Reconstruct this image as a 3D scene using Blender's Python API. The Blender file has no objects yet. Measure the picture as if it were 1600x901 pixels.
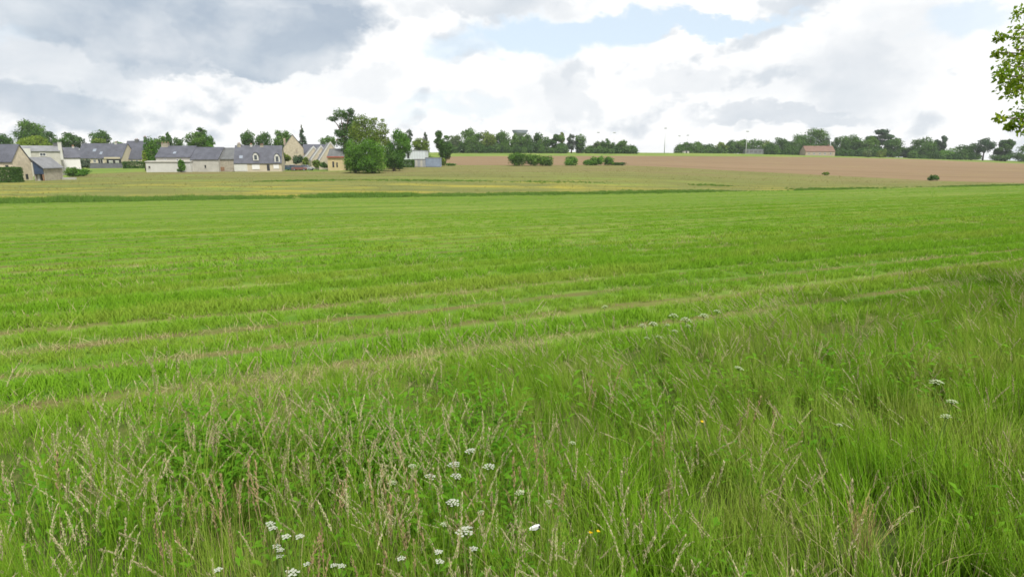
import bpy, bmesh, math, random
import numpy as np
from mathutils import Vector, Matrix

S = bpy.context.scene
COL = S.collection
rng = np.random.default_rng(7)
R = math.radians

# ------------------------------------------------------------------ camera
F, CU, CV = 953.0, 800.0, 450.5          # focal length in photo pixels, picture centre
VH = 240.0                               # row of the true horizon
PITCH = math.atan((CV - VH) / F)
HC = 2.5
cam = bpy.data.cameras.new('camera')
cam.sensor_width = 36.0
cam.lens = 36.0 * F / 1600.0
cam.clip_start = 0.05
cam.clip_end = 30000
camo = bpy.data.objects.new('camera', cam)
COL.objects.link(camo)
camo.location = (0, 0, HC)
camo.rotation_euler = (math.pi / 2 - PITCH, 0, 0)
S.camera = camo

S.view_settings.view_transform = 'Standard'
S.view_settings.look = 'None'
S.view_settings.gamma = 1.0
S.view_settings.exposure = 0.88
S.view_settings.use_curve_mapping = False
S.render.resolution_x, S.render.resolution_y = 1024, 576
S.cycles.filter_width = 1.6
S.cycles.max_bounces = 5
S.cycles.diffuse_bounces = 3
S.cycles.transmission_bounces = 3
S.cycles.transparent_max_bounces = 4
S.cycles.caustics_reflective = False
S.cycles.caustics_refractive = False

CP, SP = math.cos(PITCH), math.sin(PITCH)
def ray(u, v):
    cx, cy = (u - CU) / F, (CV - v) / F
    return np.array([cx, CP + cy * SP, -SP + cy * CP])
def t_of(u, v=265.0):
    d = ray(u, v); return d[0] / d[1]
def at(u, v, Y):                          # point seen at pixel (u,v) when it stands Y metres ahead
    d = ray(u, v); d = d * (Y / d[1]); return Vector((d[0], d[1], d[2] + HC))
def met(px, Y):                           # pixels to metres at distance Y
    return px * Y / (F * 1.02)

# ------------------------------------------------------------------ node helpers
class NT:
    def __init__(s, tree): s.t = tree; s.n = tree.nodes; s.l = tree.links
    def new(s, kind, **kw):
        n = s.n.new(kind)
        for k, v in kw.items(): setattr(n, k, v)
        return n
    def put(s, sock, val):
        if hasattr(val, 'is_linked') or isinstance(val, bpy.types.NodeSocket): s.l.new(val, sock)
        else: sock.default_value = val
    def math(s, op, a, b=None, c=None, clamp=False):
        n = s.new('ShaderNodeMath', operation=op, use_clamp=clamp)
        s.put(n.inputs[0], a)
        if b is not None: s.put(n.inputs[1], b)
        if c is not None: s.put(n.inputs[2], c)
        return n.outputs[0]
    def vmath(s, op, a, b=None):
        n = s.new('ShaderNodeVectorMath', operation=op)
        s.put(n.inputs[0], a)
        if b is not None: s.put(n.inputs[1], b)
        return n.outputs['Value'] if op in ('LENGTH', 'DOT_PRODUCT') else n.outputs[0]
    def mix(s, f, a, b, mode='MIX'):
        n = s.new('ShaderNodeMix', data_type='RGBA', blend_type=mode)
        s.put(n.inputs[0], f); s.put(n.inputs[6], a); s.put(n.inputs[7], b)
        return n.outputs[2]
    def noise(s, vec, scale, detail=4, rough=0.55, color=False, dist=0.0):
        n = s.new('ShaderNodeTexNoise')
        n.inputs['Scale'].default_value = scale; n.inputs['Detail'].default_value = detail
        n.inputs['Roughness'].default_value = rough; n.inputs['Distortion'].default_value = dist
        if vec is not None: s.l.new(vec, n.inputs['Vector'])
        return n.outputs['Color' if color else 0]
    def mapr(s, v, a, b, c=0.0, d=1.0, smooth=True):
        n = s.new('ShaderNodeMapRange', interpolation_type='SMOOTHSTEP' if smooth else 'LINEAR')
        s.put(n.inputs[0], v)
        n.inputs[1].default_value = a; n.inputs[2].default_value = b
        n.inputs[3].default_value = c; n.inputs[4].default_value = d
        return n.outputs[0]
    def xyz(s, x, y, z=0.0):
        n = s.new('ShaderNodeCombineXYZ')
        s.put(n.inputs[0], x); s.put(n.inputs[1], y); s.put(n.inputs[2], z)
        return n.outputs[0]
    def sep(s, v):
        n = s.new('ShaderNodeSeparateXYZ'); s.l.new(v, n.inputs[0]); return n.outputs
def C4(c): return (c[0], c[1], c[2], 1.0)

# ------------------------------------------------------------------ sky and sun
SUN_EL, SUN_AZ = R(58), R(148)            # azimuth clockwise from straight ahead: high, behind and to the right
sun_dir = Vector((math.sin(SUN_AZ) * math.cos(SUN_EL), math.cos(SUN_AZ) * math.cos(SUN_EL), math.sin(SUN_EL)))
W = bpy.data.worlds.new('World'); S.world = W; W.use_nodes = True
w = NT(W.node_tree); w.n.clear()
sky = w.new('ShaderNodeTexSky', sky_type='NISHITA')
sky.sun_disc = False; sky.sun_elevation = SUN_EL; sky.sun_rotation = SUN_AZ
bg_sky = w.new('ShaderNodeBackground')
w.l.new(w.mix(0.75, sky.outputs[0], (4.4, 5.0, 5.5, 1)), bg_sky.inputs[0]); bg_sky.inputs[1].default_value = 0.10
tc = w.new('ShaderNodeTexCoord').outputs['Generated']
dx, dy, dz = w.sep(tc)
az = w.math('ARCTAN2', dx, dy)
el = w.math('ARCSINE', dz)
P0 = w.xyz(az, w.math('MULTIPLY', el, 1.5))
n1 = w.noise(P0, 5.0, 9, 0.62, color=True)
n2 = w.noise(w.vmath('ADD', P0, (7.3, 2.1, 0.0)), 17.0, 7, 0.6, color=True)
warp = w.vmath('ADD', w.vmath('MULTIPLY', w.vmath('SUBTRACT', n1, (.5, .5, .5)), (.20, .12, 0)),
               w.vmath('MULTIPLY', w.vmath('SUBTRACT', n2, (.5, .5, .5)), (.13, .075, 0)))
Pw = w.vmath('ADD', w.xyz(az, el), warp)
def ang(u, v):
    d = ray(u, v); return math.atan2(d[0], d[1]), math.asin(d[2] / np.linalg.norm(d))
def blob(u, v, ru, rv, soft=0.22, wt=1.0):
    a0, e0 = ang(u, v); a1, _ = ang(u + ru, v); _, e1 = ang(u, v - rv)
    q = w.vmath('MULTIPLY', w.vmath('SUBTRACT', Pw, (a0, e0, 0)), (1 / abs(a1 - a0), 1 / abs(e1 - e0), 0))
    return w.mapr(w.vmath('LENGTH', q), 1 + soft, 1 - soft, 0, wt)
def total(lst):
    r = lst[0]
    for b in lst[1:]: r = w.math('MAXIMUM', r, b)
    return r
blue = total([blob(850, 62, 140, 36, .3, 1), blob(1090, 42, 165, 19, .3, 1), blob(975, 42, 80, 28, .3, 1), blob(1510, 30, 90, 30, .5, .7),
              blob(730, 82, 60, 22, .5, .7), blob(30, 45, 50, 16, .6, .25), blob(690, 165, 80, 14, .6, .4), blob(330, -150, 260, 50, .5, .8), blob(1150, -190, 300, 60, .5, .8)])
n3 = w.noise(w.vmath('ADD', P0, (3.1, 9.4, 0)), 2.6, 8, .55)
high = w.mapr(el, .30, .55)
blue = w.math('MAXIMUM', blue, w.math('MULTIPLY', w.mapr(n3, .50, .60, 0, .85), high))
grey = total([blob(300, 22, 275, 104, .17, .92), blob(405, 62, 160, 66, .15, 1.0), blob(250, 95, 110, 30, .3, .8), blob(85, 152, 130, 44, .4, .82), blob(110, 70, 170, 60, .4, .62), blob(20, 175, 60, 20, .6, .5),
              blob(760, 5, 150, 24, .45, .55), blob(1330, 120, 110, 70, .6, .48), blob(1240, 178, 180, 17, .4, .58), blob(1060, 130, 70, 22, .5, .34), blob(880, 150, 36, 50, .5, .42),
              blob(1420, 60, 75, 80, .6, .30), blob(580, 132, 55, 22, .5, .38), blob(500, 45, 70, 90, .6, .5),
              blob(735, 160, 60, 18, .6, .28), blob(1180, 130, 90, 40, .6, .22), blob(860, 160, 60, 40, .7, .25), blob(-250, 90, 200, 60, .5, .8), blob(1900, 100, 200, 60, .5, .5)])
n4 = w.noise(w.vmath('ADD', P0, (1.7, 4.4, 0)), 9.0, 6, .52)
off = w.vmath('ADD', P0, (1.712, 4.372, 0))
n4b = w.noise(off, 9.0, 6, .52)
n6 = w.noise(w.vmath('ADD', P0, (5.2, 8.8, 0)), 4.5, 7, .5, dist=.4); n6b = w.noise(w.vmath('ADD', P0, (5.225, 8.755, 0)), 4.5, 7, .5, dist=.4)
relief_shade = w.math('ADD', w.math('MULTIPLY', w.math('SUBTRACT', n4, n4b), 2.2), w.math('MULTIPLY', w.math('SUBTRACT', n6, n6b), 2.6))  # cloud shading painted into the sky colour: bright tops, grey undersides
mott = w.mapr(relief_shade, .07, .52, 0, .50)
mott = w.math('MAXIMUM', mott, w.mapr(n6, .56, .74, 0, .26))
n5 = w.noise(w.vmath('ADD', P0, (11.7, 6.4, 0)), 2.2, 6, .55)
mott = w.math('MAXIMUM', mott, w.math('MULTIPLY', w.mapr(n5, .46, .66, 0, .75), high))
shade = w.math('MULTIPLY', w.math('MAXIMUM', grey, mott), w.math('ADD', w.mapr(n6, .25, .70, 1.22, .72, False), w.math('MULTIPLY', relief_shade, .55)), clamp=True)
lowblue = w.mapr(n1, .3, .75, 0, 1)
gcol = w.mix(lowblue, (.240, .285, .343, 1), (.325, .368, .412, 1))
ccol = w.mix(shade, (.598, .598, .594, 1), gcol)
bg_cl = w.new('ShaderNodeBackground'); w.l.new(ccol, bg_cl.inputs[0]); bg_cl.inputs[1].default_value = 1.0
ms = w.new('ShaderNodeMixShader'); w.l.new(blue, ms.inputs[0]); w.l.new(bg_cl.outputs[0], ms.inputs[1]); w.l.new(bg_sky.outputs[0], ms.inputs[2])
wo = w.new('ShaderNodeOutputWorld'); w.l.new(ms.outputs[0], wo.inputs[0])

sl = bpy.data.lights.new('sun', 'SUN'); sl.energy = 3.0; sl.angle = R(9); sl.color = (1.0, .955, .87)
so = bpy.data.objects.new('sun', sl); COL.objects.link(so); so.location = (30, -30, 60)
so.rotation_euler = (-sun_dir).to_track_quat('-Z', 'Y').to_euler()

# ------------------------------------------------------------------ object helpers
def tag(o, label=None, cat=None, group=None, kind=None):
    if label: o['label'] = label
    if cat: o['category'] = cat
    if group: o['group'] = group
    if kind: o['kind'] = kind
    return o
def link(name, me, mats, parent=None):
    o = bpy.data.objects.new(name, me); COL.objects.link(o)
    if not isinstance(mats, (list, tuple)): mats = [mats]
    if len(me.materials) == 0:
        for m in mats: me.materials.append(m)
    if parent: o.parent = parent
    return o
def empty(name, loc, label, cat, group=None, rz=0.0):
    o = bpy.data.objects.new(name, None); COL.objects.link(o); o.location = loc; o.rotation_euler.z = rz
    o.empty_display_size = .2
    return tag(o, label, cat, group)
def mesh_np(name, V, Fq, smooth=False, mi=None, attr=None):
    """V (n,3), Fq (m,k) equal-sized faces."""
    V = np.asarray(V, dtype=np.float32); Fq = np.asarray(Fq, dtype=np.int32); k = Fq.shape[1]
    me = bpy.data.meshes.new(name)
    me.vertices.add(len(V)); me.vertices.foreach_set('co', V.ravel())
    me.loops.add(Fq.size); me.loops.foreach_set('vertex_index', Fq.ravel())
    me.polygons.add(len(Fq)); me.polygons.foreach_set('loop_start', np.arange(0, Fq.size, k, dtype=np.int32))
    me.polygons.foreach_set('loop_total', np.full(len(Fq), k, dtype=np.int32))
    if mi is not None: me.polygons.foreach_set('material_index', np.asarray(mi, dtype=np.int32))
    if attr is not None:
        a = me.attributes.new('tint', 'FLOAT', 'POINT'); a.data.foreach_set('value', np.asarray(attr, dtype=np.float32))
    me.update(calc_edges=True)
    if smooth: me.polygons.foreach_set('use_smooth', np.ones(len(Fq), dtype=bool))
    return me
class MB:
    def __init__(s): s.v = []; s.f = []; s.m = []
    def add(s, vs, fs, mi=0):
        b = len(s.v); s.v += [tuple(p) for p in vs]
        for f in fs: s.f.append([b + i for i in f]); s.m.append(mi)
    def box(s, x0, x1, y0, y1, z0, z1, mi=0):
        s.add([(x0, y0, z0), (x1, y0, z0), (x1, y1, z0), (x0, y1, z0), (x0, y0, z1), (x1, y0, z1), (x1, y1, z1), (x0, y1, z1)],
              [(0, 3, 2, 1), (4, 5, 6, 7), (0, 1, 5, 4), (1, 2, 6, 5), (2, 3, 7, 6), (3, 0, 4, 7)], mi)
    def tube(s, pts, rads, n=7, mi=0, cap=True):
        b = len(s.v); pts = [Vector(p) for p in pts]
        for i, p in enumerate(pts):
            d = (pts[min(i + 1, len(pts) - 1)] - pts[max(i - 1, 0)]).normalized()
            a = d.cross(Vector((0.31, 0.95, 0.05))).normalized(); c = d.cross(a)
            for k in range(n):
                th = 2 * math.pi * k / n
                s.v.append(tuple(p + (a * math.cos(th) + c * math.sin(th)) * rads[i]))
        for i in range(len(pts) - 1):
            for k in range(n):
                s.f.append([b + i * n + k, b + i * n + (k + 1) % n, b + (i + 1) * n + (k + 1) % n, b + (i + 1) * n + k]); s.m.append(mi)
        if cap:
            s.f.append([b + (len(pts) - 1) * n + k for k in range(n)]); s.m.append(mi)
            s.f.append([b + k for k in range(n)][::-1]); s.m.append(mi)
    def build(s, name, mats, parent=None, smooth=False):
        me = bpy.data.meshes.new(name); me.from_pydata(s.v, [], s.f)
        me.polygons.foreach_set('material_index', s.m)
        if smooth: me.polygons.foreach_set('use_smooth', [True] * len(s.f))
        me.update()
        return link(name, me, mats, parent)

# ------------------------------------------------------------------ materials
MATS = {}
def mat(name):
    m = bpy.data.materials.new(name); m.use_nodes = True
    t = NT(m.node_tree); t.n.clear()
    out = t.new('ShaderNodeOutputMaterial')
    return m, t, out
def solid(name, col, rough=.8, var=.18, scale=1.2, bump=0.0, metal=0.0, spec=.3):
    if name in MATS: return MATS[name]
    m, t, out = mat(name)
    co = t.new('ShaderNodeTexCoord').outputs['Object']
    n = t.noise(co, scale, 6, .62); n_ = t.noise(co, scale * 7, 4, .6)
    f = t.math('ADD', t.math('MULTIPLY', n, .65), t.math('MULTIPLY', n_, .35))
    a = tuple(c * (1 - var) for c in col); b = tuple(min(1, c * (1 + var)) for c in col)
    c = t.mix(t.mapr(f, .34, .66), C4(a), C4(b))
    p = t.new('ShaderNodeBsdfPrincipled'); t.l.new(c, p.inputs['Base Color'])
    p.inputs['Roughness'].default_value = rough; p.inputs['Metallic'].default_value = metal
    p.inputs['Specular IOR Level'].default_value = spec
    if bump:
        bn = t.new('ShaderNodeBump'); bn.inputs['Strength'].default_value = bump; bn.inputs['Distance'].default_value = .05
        t.l.new(n_, bn.inputs['Height']); t.l.new(bn.outputs[0], p.inputs['Normal'])
    t.l.new(p.outputs[0], out.inputs[0]); MATS[name] = m
    return m
def leafmat(name, ca, cb, cc=None, trans=.3, patch=None, perobj=.5, rough=.6, up=.6):
    """blade or leaf: colour runs ca..cb with a per-leaf tint, with cc in large patches."""
    m, t, out = mat(name)
    at_ = t.new('ShaderNodeAttribute', attribute_name='tint').outputs['Fac']
    oi = t.new('ShaderNodeObjectInfo')
    f = t.math('ADD', t.math('MULTIPLY', at_, 1 - perobj), t.math('MULTIPLY', oi.outputs['Random'], perobj))
    c = t.mix(f, C4(ca), C4(cb))
    if cc is not None:
        loc = oi.outputs['Location'] if patch else t.new('ShaderNodeTexCoord').outputs['Object']
        if patch and patch < 0:            # streaks drawn out along the swaths
            px_, py_, _ = t.sep(loc)
            loc = t.xyz(t.math('MULTIPLY', t.math('ADD', px_, t.math('MULTIPLY', py_, .45)), .07), t.math('MULTIPLY', t.math('SUBTRACT', py_, t.math('MULTIPLY', px_, .45)), .62))
        n = t.noise(loc, 1.0 if patch and patch < 0 else (patch or .35), 5, .6)
        c = t.mix(t.mapr(n, .44, .64, 0, .85), c, C4(cc))
    d = t.new('ShaderNodeBsdfDiffuse'); t.l.new(c, d.inputs[0])
    tr = t.new('ShaderNodeBsdfTranslucent')
    if up:
        nn = t.vmath('NORMALIZE', t.vmath('ADD', t.vmath('MULTIPLY', t.new('ShaderNodeNewGeometry').outputs['Normal'], (1 - up,) * 3), (0, 0, up)))
        t.l.new(nn, d.inputs['Normal'])
    t.l.new(t.mix(1.0, c, (1.0, 1.0, .55, 1), 'MULTIPLY'), tr.inputs[0])
    mx = t.new('ShaderNodeMixShader'); mx.inputs[0].default_value = trans
    t.l.new(d.outputs[0], mx.inputs[1]); t.l.new(tr.outputs[0], mx.inputs[2])
    t.l.new(mx.outputs[0], out.inputs[0])
    return m

ROWK = 0.45                               # swaths run along y = ROWK * x + const
def ground_mat(name, base, kind):
    m, t, out = mat(name)
    co = t.new('ShaderNodeTexCoord').outputs['Object']
    x, y, z = t.sep(co)
    big = t.noise(co, .045, 5, .6); mid = t.noise(co, .5, 6, .65); fine = t.noise(co, 9.0, 5, .7)
    d = t.math('SUBTRACT', y, t.math('MULTIPLY', x, ROWK))
    along = t.math('ADD', x, t.math('MULTIPLY', y, ROWK))
    bumpv = fine; bs = .5
    if kind == 'field':
        wob = t.math('MULTIPLY', t.math('SUBTRACT', t.noise(t.xyz(t.math('MULTIPLY', along, .12), t.math('MULTIPLY', d, .25)), 1.0, 3), .5), 1.5)
        ph = t.math('FRACT', t.math('DIVIDE', t.math('ADD', d, wob), 1.34))
        tri = t.math('ABSOLUTE', t.math('SUBTRACT', ph, .5))          # .5 at swath line, 0 mid swath
        line = t.mapr(tri, .28, .45)
        streak = t.noise(t.xyz(t.math('MULTIPLY', along, .10), t.math('MULTIPLY', d, 1.1)), 1.0, 6, .65)
        streak2 = t.noise(t.xyz(t.math('MULTIPLY', along, .03), t.math('MULTIPLY', d, .32)), 1.0, 5, .6)
        c = t.mix(t.mapr(mid, .35, .66), C4((.096, .172, .024)), C4((.128, .196, .034)))
        c = t.mix(t.mapr(streak, .43, .62, 0, .9), c, C4((.080, .165, .020)))
        c = t.mix(t.mapr(streak2, .48, .60, 0, .8), c, C4((.158, .212, .046)))
        streak3 = t.noise(t.xyz(t.math('MULTIPLY', along, .022), t.math('MULTIPLY', t.math('ADD', d, 40.0), .42)), 1.0, 5, .6)
        c = t.mix(t.mapr(streak3, .50, .60, 0, .75), c, C4((.070, .142, .020)))
        straw = t.mapr(t.noise(t.xyz(t.math('MULTIPLY', along, .35), t.math('MULTIPLY', d, 2.0)), 1.0, 5, .65), .42, .62)
        c = t.mix(t.math('MULTIPLY', line, t.math('ADD', t.math('MULTIPLY', straw, .45), .45)), c, C4((.125, .105, .045)))
        c = t.mix(t.mapr(fine, .52, .75, 0, .3), c, C4((.19, .24, .06)))
    elif kind == 'meadow':
        st = t.noise(t.xyz(t.math('MULTIPLY', x, .035), t.math('MULTIPLY', y, .13)), 1.0, 7, .66)
        st2 = t.noise(t.xyz(t.math('MULTIPLY', x, .02), t.math('MULTIPLY', t.math('ADD', y, 31.0), .07)), 1.0, 5, .6)
        c = t.mix(t.mapr(st, .36, .64), C4((.116, .128, .046)), C4((.148, .157, .052)))
        far = t.mapr(y, 118, 165)
        c = t.mix(t.math('MULTIPLY', far, t.mapr(st2, .3, .62, .1, .55)), c, C4((.172, .133, .072)))
        yel = t.mapr(t.noise(t.xyz(t.math('MULTIPLY', x, .05), t.math('MULTIPLY', y, .16)), 1.0, 6, .7), .47, .62)
        near = t.mapr(y, 128, 96)
        c = t.mix(t.math('MULTIPLY', t.math('MULTIPLY', yel, near), .6), c, C4((.31, .265, .045)))
        grn = t.mapr(t.noise(t.xyz(t.math('MULTIPLY', x, .03), t.math('MULTIPLY', t.math('ADD', y, 77.0), .11)), 1.0, 6, .65), .52, .66)
        c = t.mix(t.math('MULTIPLY', grn, .6), c, C4((.145, .205, .048)))
        c = t.mix(t.mapr(fine, .5, .8, 0, .4), c, C4((.15, .15, .05)))
    elif kind == 'plough':
        rows = t.noise(t.xyz(t.math('MULTIPLY', x, .006), t.math('MULTIPLY', t.math('ADD', y, t.math('MULTIPLY', x, .22)), .16)), 1.0, 6, .65)
        rows2 = t.noise(t.xyz(t.math('MULTIPLY', x, .02), t.math('MULTIPLY', t.math('ADD', y, t.math('MULTIPLY', x, .22)), .6)), 1.0, 4, .65)
        c = t.mix(t.mapr(rows, .34, .66), C4((.160, .114, .069)), C4((.212, .152, .094)))
        c = t.mix(t.mapr(rows2, .48, .7, 0, .5), c, C4((.150, .122, .066)))
        c = t.mix(t.mapr(big, .5, .68, 0, .45), c, C4((.205, .165, .085)))
        c = t.mix(t.mapr(mid, .5, .8, 0, .35), c, C4((.225, .165, .105)))
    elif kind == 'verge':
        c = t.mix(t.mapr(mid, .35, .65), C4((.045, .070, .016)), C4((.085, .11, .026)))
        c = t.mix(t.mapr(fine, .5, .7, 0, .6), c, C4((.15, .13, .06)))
    else:
        c = t.mix(t.mapr(big, .35, .65), C4((.105, .17, .035)), C4((.16, .205, .05)))
        c = t.mix(t.mapr(mid, .45, .7, 0, .6), c, C4((.19, .20, .07)))
    p = t.new('ShaderNodeBsdfDiffuse'); t.l.new(c, p.inputs[0])
    bn = t.new('ShaderNodeBump'); bn.inputs['Strength'].default_value = bs; bn.inputs['Distance'].default_value = .12
    t.l.new(t.math('ADD', t.math('MULTIPLY', mid, .8), t.math('MULTIPLY', fine, .4)), bn.inputs['Height']); t.l.new(bn.outputs[0], p.inputs['Normal'])
    t.l.new(p.outputs[0], out.inputs[0])
    return m

# ------------------------------------------------------------------ terrain
TCL = 1.15
def YB0(t): return 7.2 / (1 - .40 * np.minimum(t, TCL))           # verge | mown field
def YB1(t): return 80.0 / (1 - ROWK * np.minimum(t, TCL))         # mown field | meadow
cols = [  # u, row of the meadow's near edge, then (distance, row)
    (-1200, 330, [(130, 296), (180, 282), (240, 268), (400, 255), (480, 252)]),
    (-600, 324, [(125, 290), (175, 277), (235, 264), (390, 252), (450, 249)]),
    (0, 317.5, [(121, 283), (170, 272.5), (230, 260.5), (300, 254), (410, 247)]),
    (230, 313.5, [(121, 281), (168, 268.5), (230, 258.5), (300, 252), (410, 246)]),
    (450, 310, [(121, 280), (168, 268.5), (230, 257), (300, 250), (410, 244)]),
    (600, 308, [(115, 281), (150, 270.5), (200, 259.5), (300, 248), (410, 239)]),
    (700, 307, [(115, 280), (150, 269), (215, 258.5), (330, 244.5), (410, 239.5), (440, 237.5)]),
    (850, 305, [(115, 280), (150, 269), (220, 258.5), (340, 244.5), (410, 239), (440, 237)]),
    (1000, 303, [(120, 279), (160, 267), (228, 258.5), (380, 244.5), (430, 239), (450, 238.5)]),
    (1140, 300, [(125, 284), (170, 273), (215, 267), (380, 244.8), (430, 240), (450, 239.5)]),
    (1300, 297, [(135, 285), (190, 274.5), (380, 245.8), (430, 243.5), (450, 243)]),
    (1450, 293.5, [(165, 283), (380, 249), (430, 247.5), (450, 247)]),
    (1600, 289.5, [(152, 286.5), (340, 257), (400, 253.5), (450, 252)]),
    (2100, 281, [(160, 278), (340, 259), (400, 256), (450, 254)]),
    (3200, 276, [(170, 273), (340, 260), (400, 257), (450, 255)])]
NY = 420
LY = np.linspace(math.log(1.0), math.log(2500.0), NY); YY = np.exp(LY)
ct = []; cz = []
for u, v1, lst in cols:
    t = t_of(u); y1 = float(YB1(t)); y0 = float(YB0(t)) * 0.9
    k = math.hypot(1, 0)
    z1 = at(u, v1, y1).z
    z = np.zeros(NY)
    s = np.clip((YY - y0) / (y1 - y0), 0, 1)
    zn = z1 * (s ** 1.12)
    pts = [(y1, v1)] + [p for p in lst if p[0] > y1 * 1.03]
    last = pts[-1]
    pts += [(900, last[1] + 1.5), (2500, last[1] + 3.0 if last[1] > 238 else 244)]
    vv = np.interp(LY, [math.log(p[0]) for p in pts], [p[1] for p in pts])
    zf = np.array([at(u, v, Y).z for v, Y in zip(vv, YY)])
    z = np.where(YY < y1, zn, zf)
    ker = np.exp(-.5 * (np.arange(-6, 7) / 2.2) ** 2); ker /= ker.sum()
    zs = np.convolve(np.pad(z, 6, mode='edge'), ker, 'valid')
    ct.append(t); cz.append(np.where(YY < 700, zs, z))
NT_ = 181
TT = np.linspace(-2.3, 2.6, NT_)
cz = np.array(cz)
ZT = np.stack([np.interp(TT, ct, cz[:, j]) for j in range(NY)], 1)
ker = np.exp(-.5 * (np.arange(-4, 5) / 1.8) ** 2); ker /= ker.sum()
ZT = np.apply_along_axis(lambda a: np.convolve(np.pad(a, 4, mode='edge'), ker, 'valid'), 0, ZT)
def gz(x, y):
    x = np.asarray(x, float); y = np.asarray(y, float)
    yc = np.clip(y, 1.0, 2499); t = np.clip(x / yc, -2.3, 2.6)
    fi = (t + 2.3) / 4.9 * (NT_ - 1); fj = np.log(yc) / math.log(2500.0) * (NY - 1)
    i = np.clip(fi.astype(int), 0, NT_ - 2); j = np.clip(fj.astype(int), 0, NY - 2)
    a = fi - i; b = fj - j
    z = ZT[i, j] * (1 - a) * (1 - b) + ZT[i + 1, j] * a * (1 - b) + ZT[i, j + 1] * (1 - a) * b + ZT[i + 1, j + 1] * a * b
    return np.where(y < 1.0, 0.0, z)
def ground_pt(x, y): return Vector((float(x), float(y), float(gz(x, y))))
PLY = np.exp(np.linspace(math.log(1.3), math.log(400), 1500))
def place(u, v, h):
    """point on the ray of pixel (u,v) that is h above the ground"""
    d = ray(u, v)
    k = PLY / d[1]; zz = d[2] * k + HC - gz(d[0] * k, PLY) - h; i = np.nonzero(zz <= 0)[0]
    if len(i) == 0: return at(u, v, 100)
    k = k[i[0]]; return Vector((d[0] * k, d[1] * k, d[2] * k + HC))
def ycurve(pairs):
    ts = [t_of(u) for u, _ in pairs]; ys = [y for _, y in pairs]
    return lambda t: np.interp(t, ts, ys)
YB2 = ycurve([(-1200, 135), (-600, 128), (0, 122), (95, 124), (112, 158), (225, 171), (450, 171), (540, 164), (640, 196), (690, 214),
              (780, 219), (975, 227), (1100, 218), (1290, 191), (1450, 168), (1600, 152), (2100, 152), (3200, 160)])
YB3 = ycurve([(690, 320), (700, 332), (800, 345), (900, 362), (1000, 384), (1300, 384), (1450, 380), (1600, 352), (2100, 350), (3200, 350)])
def sheet(name, material, ylo, yhi, ts, ny, geo=True):
    ts = np.asarray(ts); lo = np.array([float(ylo(t)) for t in ts]); hi = np.array([float(yhi(t)) for t in ts])
    s = np.linspace(0, 1, ny + 1)
    Y = np.exp(np.log(lo)[:, None] * (1 - s) + np.log(hi)[:, None] * s)
    X = ts[:, None] * Y; Z = gz(X, Y)
    V = np.stack([X, Y, Z], -1).reshape(-1, 3); n, k = len(ts), ny + 1
    I = (np.arange(n - 1)[:, None] * k + np.arange(ny)[None, :]).ravel()
    Fq = np.stack([I, I + k, I + k + 1, I + 1], 1)
    o = link(name, mesh_np(name, V, Fq, True), material)
    return tag(o, kind='structure')
T_ALL = np.linspace(-2.1, 2.3, 221)
t690 = t_of(690)
T_V = np.append(T_ALL[T_ALL < t690 - .005], t690); T_P = np.insert(T_ALL[T_ALL > t690 + .005], 0, t690)
M_FIELD = ground_mat('mown_grass_ground', None, 'field'); M_MEADOW = ground_mat('meadow_ground', None, 'meadow')
M_PLOUGH = ground_mat('ploughed_soil', None, 'plough'); M_VERGE = ground_mat('verge_soil', None, 'verge'); M_GREEN = ground_mat('pasture_ground', None, 'green')
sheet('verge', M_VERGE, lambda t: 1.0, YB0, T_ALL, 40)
sheet('mown_field', M_FIELD, YB0, YB1, T_ALL, 110)
sheet('meadow', M_MEADOW, YB1, YB2, T_ALL, 50)
sheet('village_ground', M_GREEN, YB2, lambda t: 2500.0, T_V, 70)
sheet('ploughed_field', M_PLOUGH, YB2, YB3, T_P, 40)
sheet('hill_pasture', M_GREEN, YB3, lambda t: 2500.0, T_P, 60)
g = MB(); g.add([(-3000, -2400, 0), (3000, -2400, 0), (2.3, 1.0, 0), (-2.1, 1.0, 0)], [(0, 1, 2, 3)])
zr_, zl_ = float(gz(5750, 2500)), float(gz(-5250, 2500))
g.add([(3000, -2400, 0), (5750, 2500, zr_ - .05), (2.3, 1.0, 0)], [(0, 1, 2)]); g.add([(-5250, 2500, zl_ - .05), (-3000, -2400, 0), (-2.1, 1.0, 0)], [(0, 1, 2)])
tag(g.build('ground', M_GREEN), kind='structure')

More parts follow.
